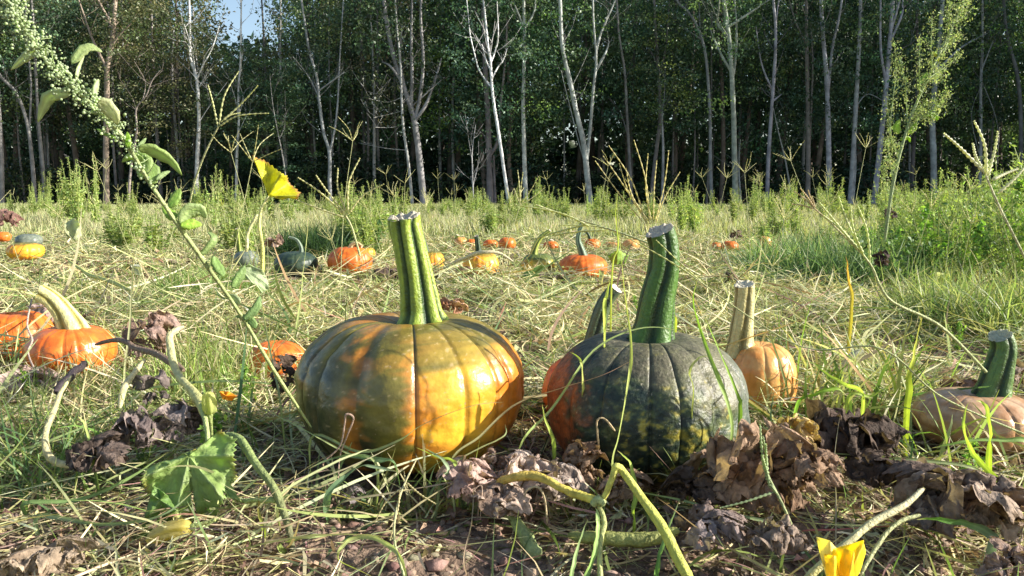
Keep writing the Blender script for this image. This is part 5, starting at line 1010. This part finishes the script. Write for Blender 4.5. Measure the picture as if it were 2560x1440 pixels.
# seeding crabgrass
seedhead([(460,600,1.15),(480,480,1.12),(510,390,1.1),(545,318,1.08)], [((545,318,1.08),(520,212,1.08)), ((548,312,1.08),(597,178,1.09)), ((553,305,1.08),(645,214,1.07)), ((545,318,1.08),(672,283,1.08)), ((560,296,1.08),(602,282,1.09))], 6, 4.5, 'grass seed head with five spread spikes at upper left of centre')
seedhead([(2600,720,.78),(2540,600,.76),(2500,520,.75),(2465,440,.74)], [((2465,440,.74),(2435,302,.74)), ((2468,445,.74),(2495,328,.75)), ((2460,430,.74),(2360,334,.73)), ((2480,450,.74),(2545,422,.75)), ((2494,484,.75),(2575,400,.76)), ((2462,432,.74),(2432,358,.75))], 8, 9, 'large pale grass seed head with thick spikes at right edge', scol=(.66,.66,.46))
seedhead([(2465,930,1.0),(2350,815,.98),(2225,750,.97),(2180,668,.96),(2147,624,.95)], [((2147,624,.95),(2049,507,.95)), ((2150,622,.95),(2096,490,.96)), ((2140,618,.95),(2060,540,.94)), ((2175,655,.96),(2143,512,.96)), ((2155,630,.95),(2120,560,.97)), ((2160,640,.95),(2125,510,.94))], 9, 7, 'grass seed head of six long spikes on a stout leaning stalk, right', scol=(.52,.56,.28))
seedhead([(1640,620,2.2),(1620,590,2.2),(1612,560,2.2)], [((1612+i*3,560,2.2),(x,y,2.2)) for i, (x, y) in enumerate([(1488,402),(1522,364),(1508,390),(1548,408),(1585,350),(1565,420),(1620,384),(1642,402),(1672,376),(1700,430)])], 6, 3.4, 'wide fan of glowing grass spikes just above the dark green pumpkin stem', scol=(.62,.56,.30))
seedhead([(900,640,2.2),(880,570,2.2),(865,540,2.2)], [((865,540,2.2),(745,444,2.2)), ((867,538,2.2),(790,438,2.2)), ((865,545,2.2),(740,500,2.2)), ((870,535,2.2),(900,395,2.2)), ((872,535,2.2),(960,460,2.2)), ((868,535,2.2),(845,420,2.2))], 6, 5, 'open fan of grass spikes left of the big pumpkin stem', scol=(.56,.54,.30))
seedhead([(2160,640,1.4),(2080,560,1.4),(2035,520,1.4)], [((2035,520,1.4),(1985,478,1.4)), ((2036,520,1.4),(2000,470,1.4)), ((2037,520,1.4),(2020,475,1.4)), ((2035,522,1.4),(1980,510,1.4)), ((2037,519,1.4),(2030,490,1.4))], 5, 4, 'small tan brush of grass spikes left of the leaning right seed head', scol=(.52,.42,.24))
seedhead([(1700,640,1.3),(1560,585,1.35),(1420,540,1.4),(1340,512,1.4)], [((1480,570,1.35),(1290,512,1.4)), ((1560,585,1.35),(1400,562,1.38)), ((1520,575,1.35),(1380,590,1.38)), ((1470,560,1.36),(1330,600,1.4))], 5, 5, 'drooping seed head arching between the two big stems', scol=(.54,.56,.28))
seedhead([(2560,1085,1.0),(2350,990,1.0),(2200,870,1.0),(1990,862,1.05),(1700,668,1.1)], [((1760,710,1.1),(1640,600,1.1)), ((1740,695,1.1),(1560,590,1.12))], 5, 4, 'very long thin grass stalk crossing the whole right half', scol=(.46,.48,.22))
seedhead([(1985,1330,.86),(1960,1270,.86),(1925,1200,.86),(1912,1170,.86)], [((1912,1180,.86),(1900,1060,.86)), ((1916,1200,.86),(1907,1090,.865)), ((1925,1210,.86),(1945,1240,.86)), ((1920,1200,.86),(1915,1110,.85)), ((1935,1230,.86),(1800,1270,.85)), ((1925,1220,.86),(1905,1140,.852))], 9, 8, 'closed green seed head lying over the big brown leaf heap', scol=(.34,.42,.22))
seedhead([(1010,1440,.8),(985,1340,.84),(1000,1240,.88),(1040,1150,.92)], [((1010,1215,.89),(940,1300,.88)), ((1000,1230,.88),(975,1350,.85)), ((1015,1205,.89),(1090,1260,.88))], 7, 5, 'bent seed stalk over bare soil, front centre left', scol=(.52,.46,.26))

# single blades, stems
BL = [
 ([(1530,1160,.97),(1545,1090,.98),(1570,950,1.0),(1578,860,1.0),(1560,700,1.02),(1540,480,1.05)], 12, (.42,.50,.16), (.50,.56,.16), 'long upright grass stem crossing the dark green pumpkin'),
 ([(1810,1180,.98),(1830,1060,.98),(1790,930,.99),(1760,850,1.0),(1735,760,1.0),(1742,700,1.0)], 16, (.30,.40,.12), (.22,.42,.04), 'tall fresh grass blade in front of the dark green pumpkin'),
 ([(1760,790,1.0),(1800,880,1.0),(1845,990,1.0),(1850,1040,1.0)], 13, (.26,.44,.04), (.20,.34,.05), 'drooping green blade branching from tall fresh blade'),
 ([(1735,1000,1.0),(1725,930,1.0),(1745,895,1.0),(1775,890,1.0)], 11, (.34,.38,.14), (.42,.46,.2), 'hooked pale blade on the dark green pumpkin face'),
 ([(1388,1150,1.0),(1380,1090,1.0),(1360,1040,1.0),(1355,1010,1.0)], 14, (.38,.52,.08), (.46,.56,.12), 'short lime blade between the two big pumpkins'),
 ([(1300,1110,1.02),(1380,1020,1.05),(1480,880,1.08),(1600,820,1.1),(1700,825,1.1)], 9, (.30,.40,.14), (.36,.46,.18), 'thin arching blade from gap over dark green pumpkin'),
 ([(1455,950,1.05),(1450,900,1.05),(1425,880,1.05)], 12, (.44,.48,.14), (.34,.44,.1), 'curved pale blade on left shoulder of dark green pumpkin'),
 ([(1510,800,1.1),(1515,740,1.1),(1525,700,1.1)], 13, (.46,.56,.1), (.5,.6,.14), 'lime blade before the split dry stem'),
 ([(1585,1290,.9),(1590,1230,.92),(1575,1160,.94),(1545,1125,.95)], 18, (.36,.50,.08), (.44,.56,.1), 'curled lime grass blade below the dark green pumpkin'),
 ([(780,1090,1.05),(900,1130,1.0),(1000,1100,.99),(1060,1060,.98),(1180,1015,.98),(1260,1005,.99)], 9, (.30,.36,.16), (.34,.36,.18), 'grey green stem crossing low on the left big pumpkin'),
 ([(700,1240,.9),(830,1160,.94),(900,1130,.96),(930,1122,.97)], 9, (.48,.52,.26), (.5,.54,.3), 'light stem rising to the left big pumpkin from the soil'),
 ([(1130,1150,.98),(1200,1090,.99),(1290,1010,1.0),(1400,970,1.0),(1500,940,1.0),(1580,900,1.0)], 8, (.36,.38,.2), (.44,.26,.22), 'long pinkish stem spanning both big pumpkins'),
 ([(1130,1180,.97),(1180,1130,.98),(1260,1090,.99),(1262,1060,1.0)], 9, (.42,.48,.28), (.36,.44,.2), 'pale stem bent over at lower right of left pumpkin'),
 ([(1040,1120,.99),(1090,1140,.98),(1130,1150,.97),(1140,1175,.97)], 13, (.38,.50,.1), (.34,.46,.12), 'light green blade below the left big pumpkin'),
 ([(1060,1120,.98),(1105,1150,.96),(1118,1180,.95),(1100,1200,.94)], 18, (.22,.30,.16), (.30,.38,.24), 'bluish green curled blade below the left big pumpkin'),
 ([(820,1240,.92),(880,1180,.95),(930,1165,.95),(1000,1180,.94)], 22, (.16,.26,.13), (.26,.34,.2), 'wide bluish green blade under the left big pumpkin'),
 ([(770,1170,.98),(850,1140,.99),(950,1150,.98),(990,1170,.97)], 20, (.20,.30,.16), (.14,.24,.1), 'dark green blade tucked under left big pumpkin'),
 ([(930,1440,.80),(850,1400,.82),(870,1350,.84),(940,1345,.84),(1000,1390,.82),(1015,1450,.8)], 20, (.42,.48,.14), (.36,.42,.2), 'broad yellowish blade bent in a loop on the soil'),
 ([(1460,1450,.8),(1485,1380,.82),(1492,1300,.84),(1490,1270,.86)], 20, (.28,.44,.12), (.40,.52,.2), 'bright green blade hanging below the yellow stalk joint'),
 ([(1425,1450,.8),(1440,1380,.82),(1470,1300,.84)], 16, (.26,.40,.12), (.36,.48,.2), 'narrower green blade left of the bright hanging blade'),
 ([(1640,1450,.80),(1655,1370,.82),(1680,1300,.84),(1700,1250,.86)], 17, (.20,.42,.05), (.34,.44,.3), 'fresh green blade beside the bent yellow stalk'),
 ([(1560,1220,.9),(1700,1250,.9),(1850,1290,.88),(2000,1330,.86)], 13, (.26,.36,.14), (.32,.40,.2), 'long green stem lying below the big brown heap'),
 ([(2000,1332,.86),(2080,1325,.86),(2180,1318,.86),(2260,1312,.86)], 9, (.46,.16,.14), (.42,.14,.12), 'dark red grass stem lying at lower right'),
 ([(2040,1130,1.0),(2150,1140,1.0),(2300,1150,.99),(2450,1180,.98)], 12, (.30,.38,.18), (.36,.42,.2), 'pale green stem lying right of the brown heap'),
 ([(2500,1220,.92),(2430,1130,.94),(2410,1060,.96),(2425,1000,.98)], 18, (.38,.52,.06), (.44,.56,.1), 'tall bright green blade in front of the tan pumpkin'),
 ([(2475,1140,.96),(2478,1080,.97),(2465,1020,.98),(2440,1000,.98)], 20, (.40,.54,.06), (.40,.52,.1), 'short bent lime blade in front of tan pumpkin'),
 ([(2330,1120,1.0),(2400,1105,1.0),(2500,1100,1.0),(2580,1120,1.0)], 16, (.20,.34,.06), (.26,.38,.12), 'dark green blade lying under the tan pumpkin'),
 ([(2270,1010,1.2),(2275,920,1.2),(2290,850,1.2),(2305,790,1.2)], 20, (.40,.50,.06), (.46,.46,.08), 'yellow green upright blade in right field'),
 ([(1990,1010,1.2),(2040,985,1.2),(2090,970,1.2),(2110,985,1.2)], 18, (.22,.44,.04), (.34,.48,.08), 'bright green curved blade beside pale orange pumpkin'),
 ([(2160,1000,1.15),(2110,960,1.18),(2060,930,1.2),(2030,905,1.22)], 14, (.42,.52,.1), (.30,.44,.08), 'lime blade slanting left in the right field'),
 ([(2230,960,1.15),(2180,990,1.15),(2120,1000,1.15)], 12, (.34,.46,.08), (.4,.5,.1), 'green blade low behind the black leaf ridge'),
 ([(2130,760,1.6),(2122,700,1.6),(2115,640,1.6)], 11, (.60,.50,.08), (.66,.34,.08), 'orange yellow dry blade standing in the right field'),
 ([(1690,830,1.25),(1685,790,1.25),(1675,740,1.3)], 12, (.42,.50,.08), (.46,.44,.08), 'yellow green blade right of the dark green stem'),
 ([(1530,700,1.3),(1545,620,1.3),(1540,540,1.3),(1545,480,1.3)], 7, (.46,.54,.12), (.5,.58,.14), 'thin green stalk between middle pumpkin and dark stem'),
 ([(0,1140,1.1),(100,1110,1.1),(220,1065,1.12),(420,1010,1.15)], 9, (.40,.46,.2), (.3,.4,.16), 'light green stem lying at the left below the orange pumpkins'),
 ([(240,1180,1.0),(225,1110,1.03),(210,1060,1.05),(195,1040,1.05)], 12, (.18,.26,.08), (.46,.54,.16), 'upright green sprout inside the looping pale stalk'),
 ([(100,1290,.9),(250,1310,.88),(400,1290,.88),(480,1230,.9)], 15, (.26,.34,.20), (.20,.28,.14), 'bluish grass blade lying left of ragged leaf'),
 ([(60,1260,.93),(200,1250,.94),(330,1190,.97),(420,1130,1.0)], 16, (.18,.28,.10), (.24,.34,.12), 'green stem lying along the left soil bank'),
 ([(300,1450,.78),(290,1370,.8),(280,1310,.83)], 11, (.44,.46,.28), (.5,.5,.34), 'short pale stub of stem at bottom left'),
 ([(660,1330,.87),(650,1290,.88),(648,1250,.9),(650,1215,.9)], 12, (.34,.42,.08), (.5,.30,.10), 'yellow and brown dying blade right of the ragged leaf'),
 ([(700,1360,.85),(780,1340,.85),(830,1340,.86)], 20, (.34,.44,.14), (.4,.48,.2), 'pale green pod like blade at bottom centre left'),
 ([(0,1400,.8),(200,1410,.78),(420,1380,.8),(560,1360,.82)], 8, (.50,.42,.28), (.46,.34,.22), 'long brown stem lying across the bottom left'),
 ([(850,1260,.93),(1000,1230,.93),(1130,1205,.94),(1280,1170,.96)], 9, (.46,.42,.24), (.52,.36,.28), 'thin tan stem across soil below the left big pumpkin'),
 ([(640,1010,1.15),(750,1070,1.05),(860,1130,1.0),(940,1160,.98)], 8, (.42,.48,.2), (.36,.42,.18), 'green stalk end passing under left big pumpkin'),
 ([(600,560,1.6),(640,700,1.5),(680,900,1.3),(700,1000,1.2)], 6, (.46,.48,.2), (.4,.44,.2), 'thin stalk crossing left field near the tall weed'),
 ([(310,960,1.5),(325,800,1.5),(335,640,1.5),(350,560,1.5)], 7, (.50,.50,.28), (.54,.54,.3), 'thin straight pale stalk in the left field'),
 ([(740,830,1.9),(752,740,1.9),(760,660,1.9),(770,560,1.9)], 8, (.34,.40,.16), (.44,.5,.2), 'upright green stalk left of the left big pumpkin'),
 ([(2500,1450,.78),(2350,1385,.8),(2200,1340,.82),(2060,1300,.85)], 11, (.46,.46,.2), (.42,.44,.2), 'long pale stem slanting through the lower right corner'),
 ([(1960,1450,.78),(1860,1390,.8),(1760,1330,.82),(1640,1240,.86)], 10, (.38,.42,.2), (.48,.30,.24), 'pinkish green stem running from the yellow stalk joint'),
 ([(2090,1390,.84),(2090,1240,.88),(2085,1150,.92),(2100,1040,.97)], 5, (.40,.34,.26), (.5,.46,.38), 'thin beaded grey stem right of brown heap'),
 ([(1160,1400,.82),(1180,1300,.88),(1185,1210,.92),(1190,1150,.95)], 5, (.4,.3,.2), (.48,.4,.26), 'thin brown stem standing in the front soil'),
]
for pth, w, c, c2, lab in BL: blade(pth, w, c, lab, c2)

# countable repeats: crabgrass heads scattered, weeds, leafy plants
def head_proto(k):
    t = empty('seeding_grass', (0, 0, 0), 'small seeding grass with spread spikes in the field grass', 'grass', 'seeding grasses scattered in the field')
    h = .34+.06*k; lean = random.uniform(-.12, .12); mb = MB()
    pts = smooth_path([(0, 0, 0), (lean*.4, .01, h*.6), (lean, .02, h)], 12); tube(mb, pts, np.linspace(.0016, .0009, 12), 5, (.44, .46, .22)); mb.build('stalk', M_VINE, t)
    mb = MB()
    for q in range(4+k % 3):
        a = q*6.28/(4+k % 3)+random.random(); e = random.uniform(.5, 1.2); L = random.uniform(.07, .11)
        spike(mb, pts[-1], pts[-1]+np.array((math.cos(a)*math.cos(e), math.sin(a)*math.cos(e), math.sin(e)))*L, .0014, (.58, .56, .32), .08, 18)
    mb.build('spikes', M_GRASS, t)
    mb = MB(); n = 5; ribbons(mb, np.tile((0, 0, 0.), (n, 1)), RNG.random(n)*6.28, np.full(n, 1.1), RNG.uniform(.1, .2, n), np.full(n, .004), RNG.random(n)*1.4, RNG.normal(size=n)*.3, RNG.normal(size=n)*.5, pick(GR, n), 6)
    mb.build('blades', M_GRASS, t)
    return t
hp = [head_proto(k) for k in range(6)]
cnt = 0
while cnt < 150:
    y = random.uniform(1.6, 9)**1.0; x = random.uniform(-.72, .72)*y
    if not clear(np.array([x]), np.array([y]), .05)[0]: continue
    if y < 2.4 and random.random() < .5: continue
    t = hp[cnt] if cnt < 6 else copy_tree(hp[cnt % 6]); s = random.uniform(.7, 1.15)*(.85 if y < 3 else 1.0)
    t.location = (x, y, float(gh(x, y))-.01); t.rotation_euler = (random.uniform(-.35, .35), random.uniform(-.35, .35), random.random()*6.28); t.scale = (s, s, s); cnt += 1
def spire_proto(k, h, pal, wide=.12, n=260, spikes=True):
    """amaranth-like weed: stalk, leafy sides, seed spires"""
    t = empty('field_weed', (0, 0, 0), 'upright green weed with seed spires growing in the far field', 'weed', 'upright weeds standing in the far field')
    mb = MB(); ends = []
    for q in range(5 if spikes else 3):
        a = random.random()*6.28; r = wide*(.3+.7*random.random())*(q > 0); e = np.array((r*math.cos(a), r*math.sin(a), h*random.uniform(.7, 1) if q else h))
        p = smooth_path([(0, 0, 0), (e[0]*.6, e[1]*.6, e[2]*.45), e], 14); tube(mb, p, np.linspace(.009, .004, 14), 4, (.36, .42, .16), cap=False); ends.append(p)
    mb.build('stalks', M_WEED, t)
    lv = MB(); E = np.array(ends); q = RNG.integers(0, len(ends), n); kk = RNG.integers(3, 14, n)
    c = E[q, kk]+RNG.normal(size=(n, 3))*np.array((.012, .012, .015))*(1+.8*(kk < 10))[:, None]; sz = np.where(kk < 10, RNG.uniform(.035, .08, n), RNG.uniform(.018, .034, n))
    leaves(lv, c, runit(n, .4), runit(n, .35), sz, sz*.4, pick(pal, n, .2), .2, .2)
    lv.build('foliage', M_WEED, t, smooth=False); return t
SPP = [(.28, .36, .10), (.36, .42, .14), (.22, .32, .09), (.42, .46, .2)]
sp_protos = [spire_proto(k, .75+.08*k, SPP, .12+.025*k, 520+40*k) for k in range(5)]
sites = []
for px, py, n_, sprd, y0, y1 in ((190, 405, 5, 45, 9, 12), (340, 470, 4, 40, 12, 17), (60, 480, 4, 60, 14, 22), (540, 430, 7, 60, 8, 13), (620, 470, 5, 50, 12, 18), (480, 470, 4, 40, 12, 17), (890, 455, 8, 60, 6.5, 10), (960, 470, 7, 50, 9, 14), (1090, 490, 6, 50, 12, 20), (1300, 480, 4, 40, 14, 22), (1410, 480, 6, 40, 11, 16), (1490, 455, 6, 40, 11, 16), (1545, 480, 5, 35, 9, 13), (1700, 455, 8, 50, 7.5, 11), (1640, 480, 5, 40, 10, 15), (1760, 500, 4, 40, 14, 22), (1850, 505, 4, 50, 16, 24), (2060, 500, 5, 60, 12, 20), (2170, 500, 5, 50, 9, 13), (2300, 470, 8, 70, 7, 11), (2430, 430, 9, 90, 6, 9), (2530, 450, 6, 60, 6, 9), (900, 490, 7, 60, 4.8, 6.5), (580, 520, 6, 60, 4.6, 6.5), (330, 540, 5, 60, 5, 7), (2000, 540, 5, 80, 6, 8), (1250, 530, 4, 60, 7.5, 9), (2350, 470, 6, 100, 4.5, 6), (240, 490, 4, 40, 15, 22), (780, 500, 5, 60, 14, 22), (1180, 505, 5, 60, 18, 26), (1950, 510, 5, 60, 18, 28)):
    for q in range(n_):
        d = random.uniform(y0, y1); x = px+random.uniform(-sprd, sprd); top = py+abs(random.gauss(0, 22)); sites.append((x, top, d))
cen = [random.uniform(-100, 2660) for _ in range(26)]
for q in range(150):
    d = random.uniform(10, 26); sites.append((random.choice(cen)+random.gauss(0, 45), 492-abs(random.gauss(0, 20)), d))
for q, (x, top, d) in enumerate(sites):
    t = sp_protos[q] if q < 5 else copy_tree(sp_protos[q % 5]); p = P(x, top, d); h = max(.3, p[2])
    w = ['at the far left of the field edge', 'between the leaning weed and the yellow leaf', 'between the yellow leaf and the left big stem', 'between the two big pumpkin stems', 'right of the right big stem', 'round the tall feathery weed at right'][int(np.searchsorted([400, 660, 1000, 1620, 2100], x))]
    t['label'] = 'upright green weed with seed spires standing '+w; t['group'] = 'upright weeds '+w
    s = h/(.75+.08*(q % 5)); t.location = (p[0], d, float(gh(p[0], d))); t.rotation_euler = (random.uniform(-.1, .1), random.uniform(-.1, .1), random.random()*6.28); t.scale = (max(s, .7)*random.uniform(.6, 1.5), max(s, .7)*random.uniform(.6, 1.5), s*random.uniform(.75, 1.25))
# leafy weeds on the right
def leafy_proto(k, broad, pal, h):
    t = empty('leafy_weed', (0, 0, 0), 'bushy leafy weed in the overgrown patch at the right', 'weed', 'leafy weeds in the right patch')
    mb = MB(); lv = MB()
    for q in range(7):
        a = random.random()*6.28; r = h*.45*random.random(); e = np.array((r*math.cos(a), r*math.sin(a), h*random.uniform(.6, 1)))
        p = smooth_path([(0, 0, 0), (e[0]*.5, e[1]*.5, e[2]*.55), e], 12); tube(mb, p, np.linspace(.003, .0012, 12), 4, (.34, .40, .14), cap=False)
        n = 26 if broad else 44; kk = RNG.integers(2, 12, n); sz = RNG.uniform(.022, .045, n) if broad else RNG.uniform(.010, .03, n)
        leaves(lv, p[kk]+RNG.normal(size=(n, 3))*.008, runit(n, 1.2), runit(n, .2), sz, sz*(.6 if broad else .3), pick(pal, n, .2), .15, .2)
    mb.build('stalks', M_WEED, t); lv.build('foliage', M_WEED, t, smooth=False); return t
lp = [leafy_proto(0, True, [(.20, .34, .06), (.28, .42, .07), (.14, .26, .05)], .42), leafy_proto(1, False, [(.30, .40, .08), (.36, .46, .12)], .5), leafy_proto(2, True, [(.12, .22, .07), (.10, .18, .06)], .34), leafy_proto(3, False, [(.26, .34, .12), (.34, .42, .2)], .55)]
lsites = [(random.uniform(2150, 2650), None, random.uniform(3.2, 6.5)) for _ in range(95)]+[(random.uniform(850, 1010), None, random.uniform(4.6, 6.2)) for _ in range(8)]
for q, (x, _, d) in enumerate(lsites):
    k = q % 4; t = lp[q] if q < 4 else copy_tree(lp[k]); X0 = (x-1280)/FPX*d
    right = max(0, min(1, (x-2100)/400)) if x > 1500 else .3
    s = random.uniform(.7, 1.15)*(.5+.65*right); t.location = (X0, d, float(gh(X0, d))); t.rotation_euler = (random.uniform(-.25, .25), random.uniform(-.25, .25), random.random()*6.28); t.scale = (s, s, s)
    if x < 1500: t['label'] = 'bushy leafy weed behind the large left pumpkin stem'; t['group'] = 'leafy weeds behind the big stem'
# low leafy sprouts near the front
for q in range(34):
    t = copy_tree(lp[random.choice([0, 1, 2, 3])])
    y = random.uniform(1.0, 3.2); x = random.choice([random.uniform(-.66, -.2), random.uniform(-.66, -.1), random.uniform(.3, .66), random.uniform(.05, .6)])*y
    if not clear(np.array([x]), np.array([y]), .06)[0]: x = -.5*y
    s = random.uniform(.12, .28); t.location = (x, y, float(gh(x, y))); t.scale = (s, s, s); t.rotation_euler = (random.uniform(-.4, .4), random.uniform(-.4, .4), random.random()*6.28)
    t['label'] = 'small leafy green sprout among straw near the front pumpkins'; t['group'] = 'small leafy sprouts in the straw'
# dark feathery grass patches
def patch(label, px, py, wpx, d, n, pal, L, wd, lean=.9, yk=1.3):
    c = G(px, py); c = np.array((c[0]*d/c[1], d)); r = wpx/2/FPX*d
    a = RNG.random(n)*6.28; rr = r*RNG.random(n)**.5; x = c[0]+rr*np.cos(a); y = c[1]+rr*np.sin(a)*yk; ok = clear(x, y, .0); x, y = x[ok], y[ok]; n = len(x)
    mb = MB(); cc = pick(pal, n, .2)
    ribbons(mb, np.stack([x, y, gh(x, y)], -1), RNG.random(n)*6.28, np.maximum(math.pi/2-np.abs(RNG.normal(size=n))*lean, .05), RNG.uniform(*L, n), RNG.uniform(*wd, n), RNG.random(n)*1.6, RNG.normal(size=n)*.6, RNG.normal(size=n)*.8, cc, 5)
    tag(mb.build('grass_patch', M_GRASS), label, 'grass', kind='stuff')
patch('dark green feathery grass patch behind the dark green middle pumpkin', 800, 625, 190, 5.3, 2600, [(.05, .10, .04), (.04, .08, .035), (.08, .14, .05)], (.12, .28), (.003, .007))
patch('flopped bluish green grass patch in the right field', 2080, 690, 420, 3.9, 4200, [(.14, .24, .09), (.20, .30, .12), (.10, .18, .07), (.3, .38, .16)], (.12, .30), (.003, .006), 1.1)
patch('green grass clump at the right of the middle field', 2420, 800, 360, 2.4, 2600, [(.16, .24, .08), (.28, .34, .12), (.4, .42, .2)], (.08, .24), (.002, .005), 1.0)
patch('broad bladed green grass round the pale orange and tan pumpkins', 2200, 960, 620, 1.38, 300, [(.22, .31, .07), (.15, .24, .05), (.30, .36, .11), (.42, .40, .18)], (.08, .22), (.003, .007), .7)
patch('tangled thin green grass at the lower left edge', 120, 1080, 460, 1.15, 420, [(.22, .32, .08), (.32, .38, .14), (.14, .22, .09)], (.06, .18), (.0015, .0035), 1.1)
patch('grass tuft between the left orange pumpkins and the big one', 520, 880, 300, 1.65, 620, [(.24, .34, .08), (.36, .42, .16), (.50, .48, .26)], (.08, .2), (.0015, .0035), .6)
patch('grass hiding the base of the left orange pumpkins', 130, 975, 260, 1.62, 420, [(.22, .30, .09), (.36, .36, .18), (.50, .44, .26)], (.04, .11), (.0015, .0035), .8)
patch('flattened green and grey blades round the base of the left big pumpkin', 1000, 1190, 560, 1.0, 260, [(.16, .24, .10), (.24, .31, .12), (.34, .38, .18), (.46, .42, .24)], (.05, .13), (.0025, .006), 3.0, .12)
patch('short straw and grass round the base of the dark green pumpkin', 1560, 1210, 480, .975, 200, [(.24, .31, .10), (.44, .40, .24), (.52, .44, .30), (.18, .24, .09)], (.04, .10), (.0018, .004), 3.0, .12)
patch('green grass at the foot of the left weeds', 540, 690, 260, 3.0, 1600, [(.18, .28, .08), (.28, .36, .12)], (.08, .2), (.002, .005), .9)
print('objects', len(bpy.data.objects), 'tris', sum(len(m.loops)-2*len(m.polygons) for m in bpy.data.meshes))
